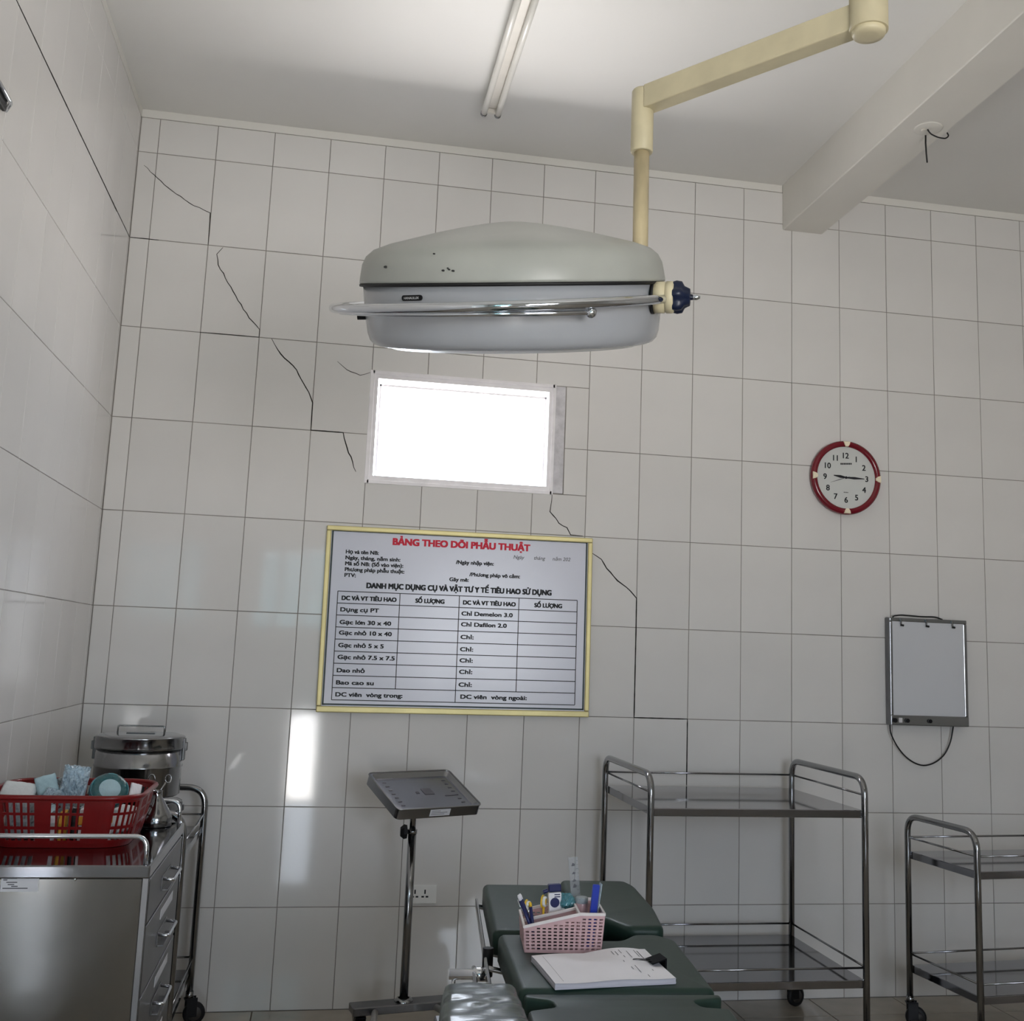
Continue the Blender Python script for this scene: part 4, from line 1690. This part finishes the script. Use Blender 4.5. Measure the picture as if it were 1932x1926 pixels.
fl, fh = flare(.062), flare(.094)
for sy in (-1, 1):
    rimbar((-ow * fl, sy * od * fl, .062), (xb_ * fh, sy * od * fh, .094))
    rimbar((xb_ * fh, sy * od * fh, .094), (ow * fh, sy * od * fh, .094))
rimbar((-ow * fl, -od * fl, .062), (-ow * fl, od * fl, .062))
rimbar((ow * fh, -od * fh, .094), (ow * fh, od * fh, .094))
rimbar((xb_, -od * fh, .094), (xb_, od * fh, .094))
rimbar((-ow * fl, -.022, .062), (xb_, -.022, .094))
mb.build('rim', 'white_plastic', og, fix=False)
mb = MB()
mb.box((xb_ - .0012, -od, .002), (xb_ + .0012, od, .092))
mb.add([(-ow, -.022, .002), (xb_, -.022, .002), (xb_, -.022, .092), (-ow, -.022, .060)], [(0, 1, 2, 3)])
mb.build('divider', 'pink_plastic', og, fix=False)

OX, OY, OZ = 1.496, -2.03, TZ + .0048
GO = 'stationery in the pink organizer basket'


def at(x, y, z=0):
    return (OX + x, OY + y, OZ + z)


def pen(label, base, top, m_body, m_cap, r=.0042):
    t = thing('pen', label, 'pen', base, 0, GO)
    d = Vector(top) - Vector(base)
    m_ = MB()
    m_.tube([(0, 0, 0), d * .9], r, 10)
    m_.build('barrel', m_body, t)
    m_ = MB()
    m_.tube([d * .9, d * .97, d], [r * .95, r * .95, r * .6], 10)
    m_.build('end_button', m_cap, t)
    m_ = MB()
    a, b = frame_axes(d)
    m_.tube([d * .62 + b * r * 1.4, d * .93 + b * r * 1.4], .0014, 6)
    m_.build('clip', 'chrome', t)


pen('navy ballpoint pen leaning out of the left front of the pink basket', at(-.06, -.05), at(-.117, -.052, .126), 'dark_blue_plastic', 'paper_white')
pen('second navy pen with white end leaning left, just behind the front pen', at(-.058, -.035), at(-.110, -.03, .124), 'dark_blue_plastic', 'paper_white')
pen('short upright navy pen with yellow-green end, right of the two leaning pens', at(-.068, -.045), at(-.086, -.045, .108), 'dark_blue_plastic', 'yellow_plastic')
for x, y, z, lab in ((-.078, .03, .082, 'yellow tape spool at the left inside the pink basket'), (-.038, .02, .095, 'yellow tape spool standing beside the white ointment carton')):
    t = thing('tape_spool', lab, 'spool', at(x, y, z - .016), 0, GO)
    M = Matrix.Translation((0, 0, .016)) @ Matrix.Rotation(PI / 2, 4, 'Y') @ Matrix.Rotation(.5, 4, 'X')
    mb = MB()
    mb.lathe([(0, -.004), (.016, -.004), (.016, -.002), (.008, -.001), (.008, .006), (0, .006)], 24, M)
    mb.build('flange', 'yellow_plastic', t)
    mb = MB()
    mb.lathe([(.0085, -.001), (.0125, -.001), (.0125, .006), (.0085, .006)], 24, M)
    mb.build('tape_roll', 'white_cloth', t)
    mb = MB()
    mb.tube([(0, 0, .004), (0, 0, -z + .019)], .003, 8)
    mb.build('stem', 'yellow_plastic', t)
# ointment carton / tube with navy cap
t = thing('ointment_tube', 'white tube with navy blue print and cap standing in the pink basket', 'tube', at(-.006, .02, .016), 0, GO)
mb = MB()
TT_ = Matrix.Rotation(-.05, 4, 'Y')
mb.box((-.0165, -.008, 0), (.0165, .008, .102), .003, 2, TT_)
tb_ = mb.build('tube_body', 'paper_white', t)
mb = MB()
mb.box((-.0165, -.009, .104), (.0165, .009, .122), .003, 2, TT_)
mb.tube([(-.018, -.004, .108), (-.030, -.004, .104)], .005, 10, M=TT_)
mb.build('cap', 'dark_blue_plastic', t, fix=False)
mb = MB()
mb.lathe([(0, 0), (.012, 0)], 24, TT_ @ Matrix.Translation((-.001, -.0084, .078)) @ CM)
for z in (.096, .0905):
    mb.add([(-.002, -.0085, z), (.013, -.0085, z), (.013, -.0085, z + .0025), (-.002, -.0085, z + .0025)], [(0, 1, 2, 3)], False, TT_)
mb.build('tube_print', 'dark_blue_plastic', tb_, fix=False)
ob = pouch('plastic_wrapper', 'crumpled teal plastic wrapper in the middle of the pink basket', 'wrapper', at(.022, .030, .094), (.046, .046, .026), (.3, .1, .2), 'teal_film', group=GO, seed=71, crumple=.2)
mb = MB()
mb.box((-.022, -.022, 0), (.022, .022, .072), .004, 2)
tag(mb.build('gauze_block', 'white_cloth', None, at(.010, .038, .0)), 'white gauze block low in the pink basket, under the teal wrapper', 'gauze', GO)
# clear ruler
t = thing('ruler', 'clear plastic ruler standing tall in the pink basket', 'ruler', at(.060, .035), 0, GO)
RM = Matrix.Rotation(-.10, 4, 'Y') @ Matrix.Rotation(-.06, 4, 'X')
mb = MB()
mb.box((-.0125, -.001, 0), (.0125, .001, .200), .0006, 1, RM)
rl = mb.build('blade', 'ruler_plastic', t)
mb = MB()
for k in range(18):
    z = .02 + k * .010
    w = .007 if k % 5 == 0 else .004
    mb.add([(.0118 - w, -.0013, z), (.0118, -.0013, z), (.0118, -.0013, z + .0008), (.0118 - w, -.0013, z + .0008)], [(0, 1, 2, 3)], False, RM)
for z, h in ((.178, .008), (.158, .006), (.14, .006), (.125, .010)):
    mb.add([(-.006, -.0013, z), (.002, -.0013, z), (.004, -.0013, z + h * .5), (-.002, -.0013, z + h)], [(0, 1, 2, 3)], False, RM)
mb.build('scale_marks', 'print_grey', rl, fix=False)
ob = pouch('slot_shade_pouch', 'black filler pouch added to darken the front slots of the pink basket', 'pouch', at(-.022, -.052, .026), (.105, .046, .03), (1.45, 0, -.10), 'clip_black', group=GO, seed=77)  # dark filler added to stand in for shade behind the front slots
# bottle, blue card box, white card
t = thing('pink_bottle', 'short pale pink bottle in the right compartment of the pink basket', 'bottle', at(.058, .01), 0, GO)
mb = MB()
mb.lathe([(0, 0), (.015, 0), (.0165, .003), (.0165, .09), (.0155, .094)], 24)
mb.build('body', 'pink_bottle', t)
mb = MB()
mb.lathe([(.0155, .0935), (.0165, .095), (.0165, .106), (.014, .108), (0, .108)], 24)
mb.build('cap', 'grey_wrap', t)
BM_ = Matrix.Rotation(.09, 4, 'Y')
mb = MB()
mb.prism([(-.0085, -.004), (.0085, -.004), (.0085, .004), (-.0085, .004)], 0, .150, .003, 2, BM_)
tag(mb.build('blue_marker_case', 'blue_plastic', None, at(.068, -.045)), 'upright bright blue flat case in the right compartment of the pink basket', 'case', GO)
mb = MB()
mb.box((-.0012, -.011, 0), (.0012, .011, .150), .0004, 1, Matrix.Rotation(.13, 4, 'Y'))
tag(mb.build('white_card', 'clear_film', None, at(.078, -.03)), 'thin pale card standing right of the blue case', 'card', GO)
mb = MB()
mb.box((-.002, -.007, 0), (.002, .007, .148), .0008, 1, Matrix.Rotation(.12, 4, 'Y'))
tag(mb.build('teal_comb', 'teal_dark_film', None, at(.083, -.012)), 'thin dark teal strip at the right edge of the pink basket', 'strip', GO)

# ================================================================== PAPERS WITH BINDER CLIP
pp = thing('paper_stack', 'stack of white printed papers lying on the green table', 'papers', (1.548, -2.27, TZ + .001))
C4 = [(1.398, -2.181), (1.688, -2.138), (1.691, -2.378), (1.409, -2.405)]     # far-left, far-right, near-right, near-left
NXp, NYp = 20, 14


def paper_pt(u, w, lift=0):
    fl_, fr_, nr_, nl_ = [Vector(c) for c in C4]
    p = (fl_ * (1 - u) + fr_ * u) * (1 - w) + (nl_ * (1 - u) + nr_ * u) * w
    return p


vs, fs = [], []
for j in range(NYp + 1):
    for i in range(NXp + 1):
        u, w = i / NXp, j / NYp
        p = paper_pt(u, w)
        z = .0135 + .007 * math.sin(PI * min(1, max(0, (u - .45) / .5))) * (1 - w) ** 1.5 + .0015 * math.sin(u * 9 + w * 3)
        vs.append((p.x - 1.548, p.y + 2.27, z))
nt_ = len(vs)
for j in range(NYp):
    for i in range(NXp):
        a = j * (NXp + 1) + i
        fs.append((a, a + NXp + 1, a + NXp + 2, a + 1))
mb = MB()
mb.add(vs, fs, True)
top = mb.build('top_sheet', 'paper_white', pp)
edge = [i for i in range(NXp + 1)] + [j * (NXp + 1) + NXp for j in range(1, NYp + 1)] + [NYp * (NXp + 1) + i for i in range(NXp - 1, -1, -1)] + [j * (NXp + 1) for j in range(NYp - 1, 0, -1)]
mb = MB()
ev = []
for lv in range(5):
    k = lv / 4
    for q, i in enumerate(edge):
        v = vs[i]
        j = .0028 * math.sin(lv * 2.1 + q * .05)
        ev.append((v[0] * (1 + j), v[1] * (1 + j), v[2] * (1 - k) - .0002 * (lv == 0)))
ne = len(edge)
ef = [(l * ne + i, l * ne + (i + 1) % ne, (l + 1) * ne + (i + 1) % ne, (l + 1) * ne + i) for l in range(4) for i in range(ne)]
mb.add(ev, ef)
mb.build('sheet_edges', 'paper_edge', pp, fix=False)
mb = MB()


def pline(u0, w0, u1, w1, th=.004):
    """printed line on the top sheet from (u0,w0) to (u1,w1)"""
    nseg = 8
    L_, R_ = [], []
    for k in range(nseg + 1):
        t_ = k / nseg
        u, w = u0 + (u1 - u0) * t_, w0 + (w1 - w0) * t_
        for lst, du in ((L_, -th), (R_, th)):
            uu = u + du
            p = paper_pt(uu, w)
            z = .0137 + .007 * math.sin(PI * min(1, max(0, (uu - .45) / .5))) * (1 - w) ** 1.5 + .0015 * math.sin(uu * 9 + w * 3)
            lst.append((p.x - 1.548, p.y + 2.27, z + .0003))
    for k in range(nseg):
        mb.add([L_[k], R_[k], R_[k + 1], L_[k + 1]], [(0, 1, 2, 3)])


for u, w0, w1, th in ((.90, .10, .36, .0045), (.875, .08, .30, .003), (.80, .12, .34, .003), (.74, .08, .2, .003), (.74, .27, .33, .003), (.70, .12, .25, .003), (.67, .1, .22, .003), (.70, .42, .47, .003), (.76, .58, .8, .003), (.72, .62, .7, .003), (.80, .86, .93, .003), (.88, .7, .74, .003)):
    pline(u, w0, u, w1, th)
for w in (.06, .94):
    pline(.06, w, .30, w, .001)
pline(.08, .08, .08, .94, .0012)
mb.build('sheet_print', 'print_grey', top, fix=False)
bc = thing('binder_clip', 'black binder clip gripping the right edge of the papers', 'clip', (1.684, -2.262, TZ + .012), math.radians(4))
mb = MB()
cp_ = [(.013, -.009), (.013, .019), (-.022, .0085), (-.022, .006), (.009, .015), (.009, -.006), (-.022, -.0035), (-.022, -.005)]
mb.prism([(x, y) for x, y in cp_], -.024, .024, 0, 1, Matrix.Rotation(PI / 2, 4, 'X'))
mb.build('jaw', 'clip_black', bc)
mb = MB()
mb.tube(fillet([(-.018, -.007, .010), (-.055, -.004, .0135), (-.064, 0, .0135), (-.055, .004, .0135), (-.018, .007, .010)], .006, 3), .0012, 6)
mb.build('wire_handle', 'steel_dark', bc)
